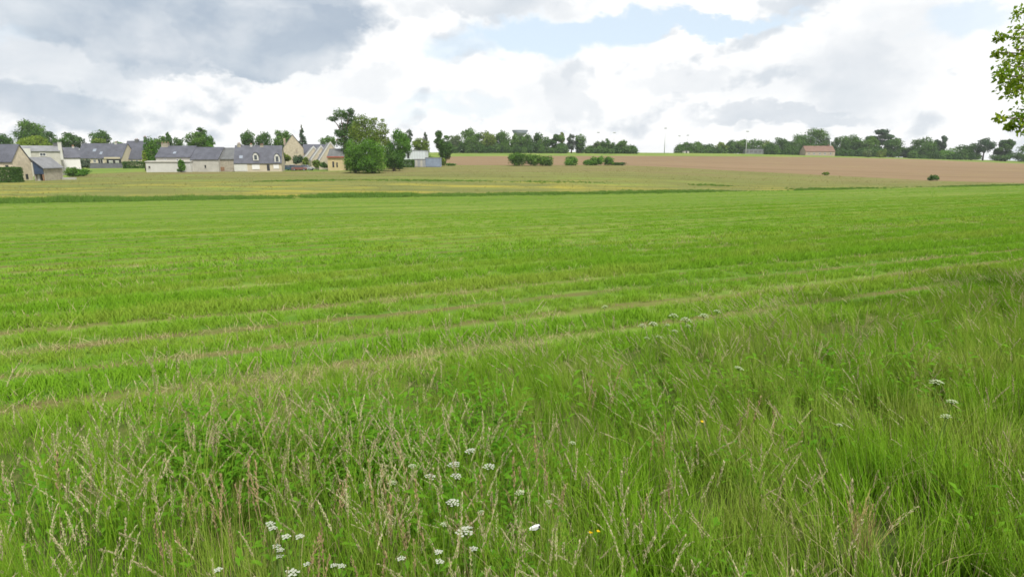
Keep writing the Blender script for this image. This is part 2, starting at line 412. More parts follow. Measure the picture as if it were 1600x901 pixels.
# ------------------------------------------------------------------ scattering (instances over points)
def scatter(name, protos, P, rot, scl, idx, label=None):
    """one 'stuff' object whose points carry instances of the prototype meshes"""
    pc = bpy.data.collections.new(name + '_kinds')
    for o in protos: pc.objects.link(o)
    me = bpy.data.meshes.new(name); n = len(P)
    me.vertices.add(n); me.vertices.foreach_set('co', np.asarray(P, np.float32).ravel())
    a = me.attributes.new('rot', 'FLOAT_VECTOR', 'POINT'); a.data.foreach_set('vector', np.asarray(rot, np.float32).ravel())
    a = me.attributes.new('scl', 'FLOAT', 'POINT'); a.data.foreach_set('value', np.asarray(scl, np.float32))
    a = me.attributes.new('idx', 'INT', 'POINT'); a.data.foreach_set('value', np.asarray(idx, np.int32))
    ng = bpy.data.node_groups.new(name + '_nodes', 'GeometryNodeTree')
    ng.interface.new_socket('Geometry', in_out='INPUT', socket_type='NodeSocketGeometry')
    ng.interface.new_socket('Geometry', in_out='OUTPUT', socket_type='NodeSocketGeometry')
    N, L = ng.nodes, ng.links
    gi, go = N.new('NodeGroupInput'), N.new('NodeGroupOutput')
    ci = N.new('GeometryNodeCollectionInfo'); ci.inputs[0].default_value = pc
    ci.inputs[1].default_value = True; ci.inputs[2].default_value = True
    ip = N.new('GeometryNodeInstanceOnPoints'); ip.inputs['Pick Instance'].default_value = True
    def na(nm, ty):
        k = N.new('GeometryNodeInputNamedAttribute'); k.data_type = ty; k.inputs[0].default_value = nm; return k.outputs[0]
    L.new(gi.outputs[0], ip.inputs['Points']); L.new(ci.outputs[0], ip.inputs['Instance'])
    L.new(na('idx', 'INT'), ip.inputs['Instance Index'])
    er = N.new('FunctionNodeEulerToRotation'); L.new(na('rot', 'FLOAT_VECTOR'), er.inputs[0]); L.new(er.outputs[0], ip.inputs['Rotation'])
    L.new(na('scl', 'FLOAT'), ip.inputs['Scale']); L.new(ip.outputs[0], go.inputs[0])
    o = bpy.data.objects.new(name, me); COL.objects.link(o)
    md = o.modifiers.new('scatter', 'NODES'); md.node_group = ng
    return tag(o, label, None, None, 'stuff')
def proto(name, i, me, mats):
    o = bpy.data.objects.new('%s_%03d' % (name, i), me)
    for m in mats: me.materials.append(m)
    return o
def blades(r, n, rad, h0, h1, wid, lean=.25, droop=.35, segs=3, bias=(0, 0)):
    """a tuft: (V, F quads, tint) of tapering, bending blades; tip pairs are merged thin"""
    V = []; Fq = []; T = []
    for _ in range(n):
        a = r.uniform(0, 2 * math.pi); q = rad * math.sqrt(r.uniform())
        bx, by = q * math.cos(a), q * math.sin(a)
        h = r.uniform(h0, h1); la = r.uniform(0, 2 * math.pi); ll = abs(r.normal(0, lean)) * h
        ox, oy = math.cos(la) * ll + bias[0] * h, math.sin(la) * ll + bias[1] * h
        sa = r.uniform(0, math.pi); wx, wy = math.cos(sa) * wid * .5, math.sin(sa) * wid * .5
        dr = droop * r.uniform(0, 1) ** 2; tint = r.uniform(); b = len(V)
        for k in range(segs + 1):
            s = k / segs; wk = (1 - s ** 1.6) * (.75 + .25 * min(1, s * 4)) + .05
            z = h * (s - dr * s * s * .7); m = s ** 1.8 + dr * s * .6
            V.append((bx + ox * m - wx * wk, by + oy * m - wy * wk, z)); V.append((bx + ox * m + wx * wk, by + oy * m + wy * wk, z)); T += [tint, tint]
        for k in range(segs): Fq.append((b + 2 * k, b + 2 * k + 1, b + 2 * k + 3, b + 2 * k + 2))
    return V, Fq, T
def seedstem(r, h, lean, dirn, hl, hw, ns, wid=.0028, segs=5):
    """a flowering grass stem with a nodding head of spikelets; materials: 0 stem, 1 head"""
    V = []; Fq = []; T = []; M = []
    cx, cy = math.cos(dirn), math.sin(dirn); tint = r.uniform()
    def pos(s):
        m = lean * (s ** 2.2) * h
        return np.array([cx * m, cy * m, h * (s - .32 * lean * s ** 3)])
    for ang_ in (0, 1.57):
        b = len(V); wx, wy = math.cos(ang_) * wid * .5, math.sin(ang_) * wid * .5
        for k in range(segs + 1):
            p = pos(k / segs); V += [(p[0] - wx, p[1] - wy, p[2]), (p[0] + wx, p[1] + wy, p[2])]; T += [tint, tint]
        for k in range(segs): Fq.append((b + 2 * k, b + 2 * k + 1, b + 2 * k + 3, b + 2 * k + 2)); M.append(0)
    s0 = 1 - hl / h
    for k in range(ns):
        f = (k + r.uniform()) / ns; p = pos(s0 + (1 - s0) * f); d = pos(min(1, s0 + (1 - s0) * f + .03)) - p; d /= np.linalg.norm(d) + 1e-9
        a = r.uniform(0, 6.283); side = np.array([math.cos(a), math.sin(a), 0])
        prof = math.sin(math.pi * min(1, .12 + f * .85)) ** .8
        off = side * hw * prof * r.uniform(.2, 1); L = hl * r.uniform(.075, .14)
        q = p + off; e = q + (d * .8 + side * .35) * L; wv = np.cross(d, side) * L * .15
        b = len(V); mid = (q + e) / 2
        V += [tuple(q), tuple(mid + wv), tuple(e), tuple(mid - wv)]; T += [r.uniform()] * 4
        Fq.append((b, b + 1, b + 2, b + 3)); M.append(1)
    return V, Fq, T, M
def merge(parts):
    V = []; Fq = []; T = []; M = []
    for p in parts:
        b = len(V); V += list(p[0]); Fq += [tuple(i + b for i in f) for f in p[1]]; T += list(p[2])
        M += list(p[3]) if len(p) > 3 else [0] * len(p[1])
    return V, Fq, T, M
def shift(p, dx, dy, mi=None):
    V = [(a + dx, b + dy, c) for a, b, c in p[0]]
    M = p[3] if len(p) > 3 else [0] * len(p[1])
    if mi is not None: M = [mi] * len(p[1])
    return V, p[1], p[2], M

M_BLADE = leafmat('verge_blade', (.092, .232, .012), (.225, .378, .030), (.255, .330, .064), .4, .9)
M_BLADE2 = leafmat('lush_blade', (.110, .265, .012), (.185, .360, .022), None, .38)
M_MOWN = leafmat('mown_blade', (.108, .250, .014), (.180, .335, .026), (.220, .310, .042), .35, -1, .12)
M_STRAW = leafmat('straw', (.27, .235, .115), (.39, .34, .185), None, .2, None, .4)
M_HEAD = leafmat('seed_head', (.34, .30, .18), (.50, .46, .30), (.35, .28, .185), .32, .8, .6)
M_RUST = leafmat('sorrel_head', (.27, .195, .105), (.36, .285, .155), None, .2, None, .5)
M_BROAD = leafmat('broad_leaf', (.062, .185, .013), (.140, .290, .022), None, .38)
M_WILD = leafmat('meadow_blade', (.185, .175, .060), (.255, .23, .095), (.165, .195, .052), .4, .05, .2, .6, .8)
M_DITCH = leafmat('ditch_blade', (.075, .160, .026), (.130, .230, .042), None, .35, None, .4)
rg = np.random.default_rng(11)

def protoset(name, fn, n, mats):
    res = []
    for i in range(n):
        V, Fq, T, M = fn(i)
        res.append(proto(name, i, mesh_np(name, V, Fq, False, M, T), mats))
    return res
def f_verge(i):
    a = blades(rg, 46, .14, .28, .68, .0068, .22, .55, 4)
    b = blades(rg, 14, .15, .12, .34, .011, .45, .6, 3)
    c = blades(rg, 4, .12, .3, .6, .006, .4, .5, 3)
    return merge([a + ([0] * len(a[1]),), b + ([1] * len(b[1]),), c + ([2] * len(c[1]),)])
def f_stem(i):
    parts = []
    for k in range(3):
        h = rg.uniform(.68, 1.02)
        s = seedstem(rg, h, rg.uniform(.05, .34), rg.uniform(0, 6.28), rg.uniform(.10, .20), rg.uniform(.003, .0075), int(rg.integers(42, 62)))
        parts.append(shift(s, rg.uniform(-.1, .1), rg.uniform(-.1, .1)))
    return merge(parts)
def f_lean(i):
    parts = []
    for k in range(4):
        h = rg.uniform(.70, 1.0)
        s = seedstem(rg, h, rg.uniform(.18, .50), rg.uniform(2.7, 3.5), rg.uniform(.10, .18), rg.uniform(.0025, .006), int(rg.integers(30, 46)))
        parts.append(shift(s, rg.uniform(-.12, .12), rg.uniform(-.12, .12)))
    a = blades(rg, 10, .12, .5, .8, .005, .12, .4, 4, (-.35, .02))
    parts.append(shift(a, 0, 0, 0))
    return merge(parts)
def f_rust(i):
    parts = []
    for k in range(4):
        h = rg.uniform(.5, .8)
        s = seedstem(rg, h, rg.uniform(.03, .2), rg.uniform(0, 6.28), h * .34, .009, 46)
        parts.append(shift(s, rg.uniform(-.1, .1), rg.uniform(-.1, .1)))
    return merge(parts)
def f_broad(i):
    V = []; Fq = []; T = []
    for k in range(26):
        a = rg.uniform(0, 6.28); q = .16 * math.sqrt(rg.uniform()); z = rg.uniform(.1, .42); L = rg.uniform(.03, .075); wd = L * .42
        d = np.array([math.cos(a), math.sin(a), rg.uniform(-.2, .5)]); sd = np.array([-math.sin(a), math.cos(a), 0]) * wd * .5
        p = np.array([q * math.cos(a), q * math.sin(a), z]); b = len(V); mid = p + d * L * .5 + np.array([0, 0, .012])
        V += [tuple(p), tuple(mid - sd), tuple(p + d * L), tuple(mid + sd)]; T += [rg.uniform()] * 4; Fq.append((b, b + 1, b + 2, b + 3))
    st = blades(rg, 7, .10, .2, .42, .006, .2, .1, 2)
    return merge([(V, Fq, T), st])
def f_mown(i):
    a = blades(rg, 36, .13, .05, .15, .009, .5, .6, 3)
    return merge([a])
def f_mown_far(i):
    a = blades(rg, 34, .28, .04, .11, .018, .7, .6, 2)
    return merge([a])
def f_strawbit(i):
    a = blades(rg, 12, .2, .03, .11, .007, .9, .9, 2)
    return merge([a])
def f_meadow(i):
    a = blades(rg, 30, .55, .3, .75, .05, .3, .5, 2)
    return merge([a])
PR_VERGE = protoset('verge_tuft', f_verge, 6, [M_BLADE, M_BLADE2, M_STRAW])
PR_STEM = protoset('seed_stem', f_stem, 8, [M_BLADE, M_HEAD])
PR_LEAN = protoset('leaning_stem', f_lean, 6, [M_BLADE, M_HEAD])
PR_RUST = protoset('sorrel', f_rust, 4, [M_RUST, M_RUST])
PR_BROAD = protoset('broad_leaf_clump', f_broad, 4, [M_BROAD])
PR_MOWN = protoset('mown_tuft', f_mown, 6, [M_MOWN])
PR_MOWNF = protoset('mown_tuft_wide', f_mown_far, 5, [M_MOWN])
PR_STRAW = protoset('straw_wisp', f_strawbit, 4, [M_STRAW])
def f_thatch(i):
    a = blades(rg, 9, .22, .14, .42, .0032, .75, .9, 4)
    return merge([a])
PR_THATCH = protoset('thatch_wisp', f_thatch, 4, [M_STRAW])
PR_MEAD = protoset('meadow_tuft', f_meadow, 4, [M_WILD])
PR_DITCH = protoset('ditch_tuft', f_meadow, 4, [M_DITCH])

def vnoise(x, y, s, seed):
    """cheap smooth value noise 0..1"""
    r = np.random.default_rng(seed); G = r.uniform(0, 1, (64, 64))
    x = np.asarray(x) / s; y = np.asarray(y) / s
    i = np.floor(x).astype(int); j = np.floor(y).astype(int); a = x - i; b = y - j
    a = a * a * (3 - 2 * a); b = b * b * (3 - 2 * b)
    g_ = lambda p, q: G[p % 64, q % 64]
    return g_(i, j) * (1 - a) * (1 - b) + g_(i + 1, j) * a * (1 - b) + g_(i, j + 1) * (1 - a) * b + g_(i + 1, j + 1) * a * b
def fbm(x, y, s, seed): return .55 * vnoise(x, y, s, seed) + .3 * vnoise(x, y, s * .45, seed + 1) + .15 * vnoise(x, y, s * .2, seed + 2)
def sample(ylo, yhi, tmax, dens):
    """random ground points with density dens(x, y) per square metre, between two distances per bearing"""
    ymax = float(max(yhi(t) for t in np.linspace(-tmax, tmax, 40))); xm = tmax * ymax
    ymin = float(min(ylo(t) for t in np.linspace(-tmax, tmax, 40)))
    top = dens[0]; n = int(top * 2 * xm * (ymax - ymin))
    x = rg.uniform(-xm, xm, n); y = rg.uniform(ymin, ymax, n); t = x / y
    k = (np.abs(t) < tmax) & (y > ylo(t)) & (y < yhi(t)); x, y = x[k], y[k]
    if dens[1] is not None:
        k = rg.uniform(0, 1, len(x)) < dens[1](x, y); x, y = x[k], y[k]
    return x, y
def pts3(x, y): return np.stack([x, y, gz(x, y)], 1)
def rots(n, tilt=.12, wind=None, x=None):
    r = np.zeros((n, 3)); r[:, 0] = rg.normal(0, tilt, n); r[:, 1] = rg.normal(0, tilt, n); r[:, 2] = rg.uniform(0, 6.283, n)
    return r
JX = lambda x, y: fbm(x, y, 1.7, 90) * 1.3 - .65
def yedge(t): return YB0(t)

# tall verge grass
x, y = sample(lambda t: 1.6 + 0 * t, lambda t: YB0(t) + .5, 1.5, (40, lambda x, y: np.clip((fbm(x, y, .8, 7) - .25) * 4, .62, 1)))
e = YB0(x / y) - y; e = e + JX(x, y)
keep = (e > -.3); x, y, e = x[keep], y[keep], e[keep]
hs = np.clip(.36 + e * .135, .30, .95) * (.52 + .85 * fbm(x, y, .9, 5))
rv = rots(len(x), .12); wd_ = np.clip((x - .2) / 1.2, 0, 1); rv[:, 2] = np.where(rg.uniform(0, 1, len(x)) < wd_, rg.normal(0, .7, len(x)), rv[:, 2]); rv[:, 1] -= .24 * wd_
scatter('verge_grass', PR_VERGE, pts3(x, y), rv, hs, rg.integers(0, 6, len(x)), 'tall green wild grass thick along the verge in front of the mown field')
n_verge = len(x)
# broad leaf undergrowth
x, y = sample(lambda t: 1.6 + 0 * t, lambda t: YB0(t) - .9, 1.3, (14, lambda x, y: (fbm(x, y, 1.1, 31) > .52) * np.where(x > 1.5, .25, 1.0)))
scatter('verge_undergrowth', PR_BROAD, pts3(x, y), rots(len(x)), rg.uniform(.7, 1.1, len(x)), rg.integers(0, 4, len(x)), 'broad green leaves growing low among the tall verge grass')
px = []
for (u, v, h, sp, n) in [(400, 665, .4, .35, 40), (520, 660, .4, .4, 44), (300, 690, .4, .3, 30), (620, 690, .4, .35, 36), (720, 680, .4, .3, 26), (110, 790, .4, .2, 16), (760, 640, .4, .4, 26), (1260, 570, .5, .6, 40), (1440, 560, .5, .6, 30), (1010, 590, .5, .4, 22), (330, 780, .35, .2, 16), (650, 830, .3, .15, 10)]:
    p = place(u, v, h)
    for _ in range(n // (2 if u < 900 else 5)): px.append((p.x + rg.normal(0, sp), p.y + rg.normal(0, sp * .7)))
px = np.array(px)
scatter('leafy_weeds', PR_BROAD, pts3(px[:, 0], px[:, 1]) + np.array([0, 0, .06]), rots(len(px)), rg.uniform(.9, 1.4, len(px)), rg.integers(0, 4, len(px)), 'dark green leafy weeds in clumps among the tall verge grass')
# seeding stems
def dstem(x, y):
    f = fbm(x, y, 1.2, 17); e = YB0(x / y) - y
    left = np.clip((1.9 - x) / 2.6, 0, 1)
    base = np.where(e > 1.2, 1.0, np.clip(e / 1.2, .06, 1) * .6)
    return np.clip((f - .38) * 3.2, .05, 1) * base * (.20 + .80 * left)
x, y = sample(lambda t: 1.8 + 0 * t, lambda t: YB0(t) - .1, 1.3, (66, dstem))
scatter('seeding_grass', PR_STEM, pts3(x, y), rots(len(x), .10), rg.uniform(.72, 1.06, len(x)), rg.integers(0, 8, len(x)), 'pale straw seed heads on tall stems above the verge grass')
def dlean(x, y):
    f = fbm(x, y, 1.5, 47); e = YB0(x / y) - y
    rgt = np.clip((x + .9) / 1.6, 0, 1)
    return np.clip((f - .40) * 3.0, .04, 1) * rgt * np.clip(e / 1.5, .05, 1)
x, y = sample(lambda t: 1.8 + 0 * t, lambda t: YB0(t) - .2, 1.3, (30, dlean))
r_ = rots(len(x), .08); r_[:, 2] = rg.normal(0, .25, len(x))
scatter('leaning_grass', PR_LEAN, pts3(x, y), r_, rg.uniform(.72, 1.02, len(x)), rg.integers(0, 6, len(x)), 'purplish seeding grass stems bent over by the wind in the verge')
x, y = sample(lambda t: 1.6 + 0 * t, lambda t: YB0(t) - .1, 1.3, (7, lambda x, y: np.clip((fbm(x, y, .7, 57) - .36) * 3.5, .05, 1)))
scatter('dead_grass', PR_THATCH, pts3(x, y) + np.array([0, 0, .05]), rots(len(x), .2), rg.uniform(.8, 1.5, len(x)), rg.integers(0, 4, len(x)), 'bent dead straw tangled low in the verge grass')
# sorrel: reddish brown spikes in a few patches
px = []; 
for (u, v, h, sp, n) in [(370, 800, .5, .22, 12), (385, 830, .45, .22, 10), (505, 850, .4, .18, 8), (780, 720, .5, .28, 9), (800, 790, .5, .28, 10), (940, 640, .6, .35, 9), (850, 830, .4, .3, 9),
                         (560, 760, .5, .3, 6), (1250, 620, .6, .5, 10), (60, 830, .45, .3, 5), (700, 850, .4, .3, 7), (1100, 760, .5, .6, 9)]:
    p = place(u, v, h)
    for _ in range(max(2, n // 4)): px.append((p.x + rg.normal(0, sp), p.y + rg.normal(0, sp)))
px = np.array(px); x, y = px[:, 0], px[:, 1]
scatter('sorrel_spikes', PR_RUST, pts3(x, y), rots(len(x), .08), rg.uniform(.75, 1.05, len(x)), rg.integers(0, 4, len(x)), 'rust brown sorrel spikes in patches among the verge grass')

# mown field: swaths of regrown grass
def swath(x, y):
    d = y - ROWK * x; al = x + ROWK * y
    wob = (vnoise(al * .12 * 4, d * .25 * 4, 4.0, 61) - .5) * 1.0
    ph = ((d + wob) / 1.34) % 1.0
    rw = np.random.default_rng(5).uniform(.72, 1.12, 400)[np.clip(np.floor((d + wob) / 1.34).astype(int), 0, 399)]
    return rw * (1 - np.clip((np.abs(ph - .5) - .25) / .17, 0, 1))        # 1 mid swath, 0 at the line
def fpts(d0, d1, dens, tmax=1.12):
    fac = lambda t, d: d / (1 - ROWK * np.minimum(t, TCL))
    return sample(lambda t: np.maximum(fac(t, d0), YB0(t) - .2), lambda t: fac(t, d1), tmax, (dens, lambda x, y: .05 + .95 * swath(x, y)))
x, y = fpts(6.5, 17, 56); n1_ = len(x)
sc = (.32 + .95 * swath(x, y)) * (.62 + .75 * fbm(x, y, 1.2, 71))
scatter('mown_grass', PR_MOWN, pts3(x, y), rots(len(x)), sc, rg.integers(0, 6, len(x)), 'bright green mown grass in swaths on the near side of the field')
x, y = fpts(17, 44, 16, 1.02); n2_ = len(x)
sc = .85 * (.30 + 1.0 * swath(x, y)) * (.62 + .75 * fbm(x, y, 2.0, 72)) * np.clip(1.35 - (y - ROWK * x) / 45, .35, 1)
scatter('field_grass', PR_MOWNF, pts3(x, y), rots(len(x)), sc, rg.integers(0, 5, len(x)), 'short green grass in long swaths across the middle of the field')
x, y = sample(lambda t: YB0(t) - .4, lambda t: 20 / (1 - ROWK * np.minimum(t, TCL)), 1.1, (16, lambda x, y: (1 - swath(x, y)) ** 2 * np.clip((fbm(x, y, 2.2, 81) - .33) * 4, 0, 1)))
for (u, v, sp, n) in [(600, 578, .9, 46), (560, 583, .7, 30), (650, 570, .6, 26), (822, 543, .5, 30), (855, 540, .4, 18), (410, 603, .5, 14), (470, 596, .5, 12), (60, 548, 1.1, 34), (150, 540, .8, 16), (1180, 497, .6, 14)]:
    p = place(u, v, .02); a_ = rg.normal(0, sp, n); b_ = rg.normal(0, .10, n)
    x = np.append(x, p.x + a_ * .91 - b_ * .41); y = np.append(y, p.y + a_ * .41 + b_ * .91)
scatter('cut_straw', PR_STRAW, pts3(x, y), rots(len(x)), rg.uniform(.8, 1.5, len(x)), rg.integers(0, 4, len(x)), 'dry cut straw lying in lines between the swaths')
x, y = sample(lambda t: 44 / (1 - ROWK * np.minimum(t, TCL)), lambda t: YB1(t) - .5, 1.0, (1.6, lambda x, y: .3 + .7 * swath(x, y)))
sc = (.45 + .9 * swath(x, y)) * (.7 + .6 * fbm(x, y, 3.0, 73)) * .5
scatter('far_field_grass', PR_MOWNF, pts3(x, y), rots(len(x)), sc, rg.integers(0, 5, len(x)), 'short green grass on the far side of the mown field')
# ditch grass along the far edge of the field
t_ = rg.uniform(-1.0, 1.0, 9000); y = YB1(t_) + rg.normal(0, 1.5, 9000) * (YB1(t_) / 80) + .8; x = t_ * y
sc = rg.uniform(.7, 1.4, len(x)) * (.15 + 1.0 * fbm(x, y, 9.0, 91)) * np.where(x > -12, .55, .95); k = fbm(x, y, 22.0, 95) > .36
x, y, sc = x[k], y[k], sc[k]
for (ua, va, ub, vb, n) in [(395, 284, 560, 281.5, 420), (545, 281.5, 770, 283.5, 480), (770, 284, 960, 286, 160), (1075, 289, 1145, 291, 160)]:
    for f in rg.uniform(0, 1, n):
        p = place(ua + (ub - ua) * f, va + (vb - va) * f, 0.0); x = np.append(x, p.x); y = np.append(y, p.y + rg.normal(0, 1.0)); sc = np.append(sc, rg.uniform(.25, .6) * (.4 + math.sin(math.pi * f) * .6))
scatter('ditch_grass', PR_DITCH, pts3(x, y), rots(len(x)), sc, rg.integers(0, 4, len(x)), 'dark green strip of rank grass between the mown field and the meadow')
x, y = sample(lambda t: YB1(t) + 1, lambda t: YB2(t) - .5, .95, (.5, lambda x, y: .25 + .75 * (fbm(x, y, 10, 97) > .5)))
scatter('meadow_grass', PR_MEAD, pts3(x, y), rots(len(x)), rg.uniform(.10, .26, len(x)), rg.integers(0, 4, len(x)), 'olive and straw coloured wild grass covering the meadow')
#PART2

# ------------------------------------------------------------------ trees
PAL = {
 'dark': ((.030, .075, .016), (.078, .150, .030)), 'mid': ((.042, .100, .016), (.100, .185, .030)),
 'yel': ((.120, .185, .024), (.185, .250, .040)), 'olive': ((.072, .122, .018), (.152, .208, .036)),
 'blue': ((.032, .068, .034), (.072, .120, .056)), 'grey': ((.070, .100, .070), (.110, .140, .095)),
 'lush': ((.040, .112, .014), (.104, .215, .027)), 'pale': ((.080, .125, .045), (.125, .170, .070))}
M_LEAF = {k: leafmat('foliage_' + k, v[0], v[1], None, .22, None, .2, .65, .25) for k, v in PAL.items()}
M_BARK = solid('bark', (.115, .090, .065), .9, .3, 2.0, .5)
rt = np.random.default_rng(23)
def leafquads(P, Nn, s, r, asp=.62):
    n = len(P); nr = Nn + r.normal(0, .75, (n, 3)); nr /= np.linalg.norm(nr, axis=1)[:, None] + 1e-9
    a = np.cross(nr, r.normal(0, 1, (n, 3))); a /= np.linalg.norm(a, axis=1)[:, None] + 1e-9
    b = np.cross(nr, a); L = (s * r.uniform(.55, 1.35, n))[:, None] * .5
    V = np.stack([P - a * L, P + b * L * asp + nr * L * .2, P + a * L, P - b * L * asp - nr * L * .15], 1).reshape(-1, 3)
    return V, np.arange(4 * n).reshape(n, 4)
def lobes_for(style, rx, ry, rz, r):
    """list of (centre xyz in crown space, radius xyz, weight)"""
    L = []
    if style == 'round':
        for i in range(20):
            th = r.uniform(0, 6.28); f = -.92 + 1.84 * (i + .5) / 20 + r.normal(0, .06); f = max(-.95, min(.95, f)); c = (1 - abs(f) ** 2.4) ** .5 if f > 0 else (1 - abs(f) ** 4 * .8) ** .5
            k = r.uniform(.26, .40); q = max(.1, (c - k * .8)) * r.uniform(.75, 1.08)
            L.append(((math.cos(th) * q * rx, math.sin(th) * q * ry, f * (1 - k * .7) * rz), (k * rx, k * ry, k * rz)))
        L.append(((0, 0, -.1 * rz), (.72 * rx, .72 * ry, .78 * rz))); L.append(((0, 0, -.55 * rz), (.7 * rx, .7 * ry, .5 * rz)))
    elif style == 'airy':
        for i in range(15):
            th = r.uniform(0, 6.28); f = -.9 + 1.8 * (i + .5) / 15; c = math.sqrt(max(.15, 1 - f * f)); k = r.uniform(.22, .36); q = max(.1, c - k) * r.uniform(.5, 1.05)
            L.append(((math.cos(th) * q * rx, math.sin(th) * q * ry, f * .88 * rz), (k * rx, k * ry, k * rz * .8)))
        L.append(((0, 0, -.5 * rz), (.5 * rx, .5 * ry, .5 * rz)))
    elif style == 'tall':
        for i in range(13):
            f = i / 12; wd = math.sin(math.pi * (.16 + .78 * f)) ** .6
            L.append(((r.normal(0, .25) * rx * wd, r.normal(0, .25) * ry * wd, (-.85 + 1.65 * f) * rz), (.66 * rx * wd, .66 * ry * wd, .25 * rz)))
    elif style == 'willow':
        for i in range(16):
            th = r.uniform(0, 6.28); f = r.uniform(-.75, .72); c = math.sqrt(max(0, 1 - (max(f, 0)) ** 2)) * (1.0 if f > -.4 else .92); q = r.uniform(.45, .66)
            L.append(((math.cos(th) * c * q * rx, math.sin(th) * c * q * ry, f * rz), (.40 * rx, .40 * ry, .36 * rz)))
        L.append(((0, 0, -.25 * rz), (.86 * rx, .86 * ry, .78 * rz))); L.append(((0, 0, -.6 * rz), (.82 * rx, .82 * ry, .42 * rz)))
    elif style == 'bush':
        for i in range(11):
            th = r.uniform(0, 6.28); q = r.uniform(.2, .66); k = r.uniform(.34, .5)
            L.append(((math.cos(th) * q * rx, math.sin(th) * q * ry, r.uniform(-.7, .45) * rz), (k * rx, k * ry, k * rz * 1.1)))
        L.append(((0, 0, -.3 * rz), (.78 * rx, .78 * ry, .7 * rz)))
    elif style == 'conifer':
        for i in range(15):
            f = i / 14; wd = (1 - f) ** .85
            for k in range(3 if f < .8 else 1):
                th = r.uniform(0, 6.28)
                L.append(((math.cos(th) * wd * .55 * rx, math.sin(th) * wd * .55 * ry, (-.95 + 1.85 * f) * rz), (.36 * wd * rx + .06 * rx, .36 * wd * ry + .06 * ry, .055 * rz)))
    elif style == 'pine':
        for (a, f, k) in [(-.45, .30, .5), (.35, .42, .5), (0, .78, .45), (.7, .02, .32), (-.75, -.05, .3), (.1, 0, .45), (-.2, -.45, .3)]:
            L.append(((a * rx, r.normal(0, .25) * ry, f * rz), (k * rx, k * ry, .20 * rz)))
    return L
def crown_mesh(style, rx, ry, rz, s, n, r, extra=None, zlow=None):
    L = lobes_for(style, rx, ry, rz, r) if extra is None else extra
    wt = np.array([(l[1][0] * l[1][2]) for l in L]); wt = wt / wt.sum(); cnt = np.maximum(6, (wt * n).astype(int))
    Ps = []; Ns = []; Ts = []
    for (c, k), m in zip(L, cnt):
        d = r.normal(0, 1, (m, 3)); d /= np.linalg.norm(d, axis=1)[:, None]
        q = r.uniform(.25, 1, m) ** .45 * (1 + .16 * r.normal(0, 1, m))
        P = np.array(c) + d * np.array(k) * q[:, None]
        Ps.append(P); Ns.append(d); Ts.append(np.clip(r.normal(r.uniform(.05, .95), .13, m), 0, 1))
    P = np.concatenate(Ps); Nn = np.concatenate(Ns); T = np.concatenate(Ts)
    if zlow is not None: P[:, 2] = np.maximum(P[:, 2], zlow + r.uniform(0, s, len(P)))
    V, Fq = leafquads(P, Nn, s, r)
    return mesh_np('crown', V, Fq, False, None, np.repeat(T, 4)), L
def tree(name, u0, u1, v0, v1, Y, style, pal, label, group=None, dens=1.0, cat='tree', trunk=True, ry=None, lobes=None):
    uc = (u0 + u1) / 2; c = at(uc, (v0 + v1) / 2, Y)
    rx = met(u1 - u0, Y) / 2; rz = met(v1 - v0, Y) / 2; g0 = float(gz(c.x, Y))
    if c.z - rz < g0: 
        top = c.z + rz; rz = max(.4, (top - g0) / 2); c.z = g0 + rz
    root = empty(name, (c.x, Y, g0), label, cat, group); h = c.z - g0
    s = min(.95, max(.16, 2.1 * Y / F)); n = int(min(9000, max(320, (u1 - u0) * (v1 - v0) * 3.6 * dens)))
    if ry is None: ry = rx
    ex = None
    if lobes: ex = [((met(a - uc, Y), r_y, at(a, b, Y).z - c.z), (met(q, Y), met(q, Y), met(q2, Y))) for (a, b, q, q2, r_y) in lobes]
    me, L = crown_mesh(style, rx, ry, rz, s, n, rt, ex, -h + .02)
    o = link('crown', me, M_LEAF[pal], root); o.location = (0, 0, h)
    if trunk:
        m = MB(); tr = max(.10, min(.45, .045 * (h + rz))); bend = rt.normal(0, .05, 2) * rx
        topz = h + (.35 if style != 'conifer' else .95) * rz
        m.tube([(0, 0, -.3), (bend[0] * .4, bend[1] * .4, topz * .35), (bend[0], bend[1], topz * .7), (bend[0] * .6, bend[1], topz)], [tr * 1.25, tr * .85, tr * .6, tr * .2], 7)
        if style not in ('conifer',):
            for (cc, k) in L[:6]:
                z0 = max(.25 * topz, min(topz * .75, h + cc[2] - .45 * rz))
                m.tube([(bend[0] * .7, bend[1] * .7, z0), (cc[0] * .55, cc[1] * .55, (z0 + h + cc[2]) / 2 + .1 * rz), (cc[0], cc[1], h + cc[2])], [tr * .5, tr * .32, tr * .1], 5)
        m.build('trunk', M_BARK, root, True)
    return root

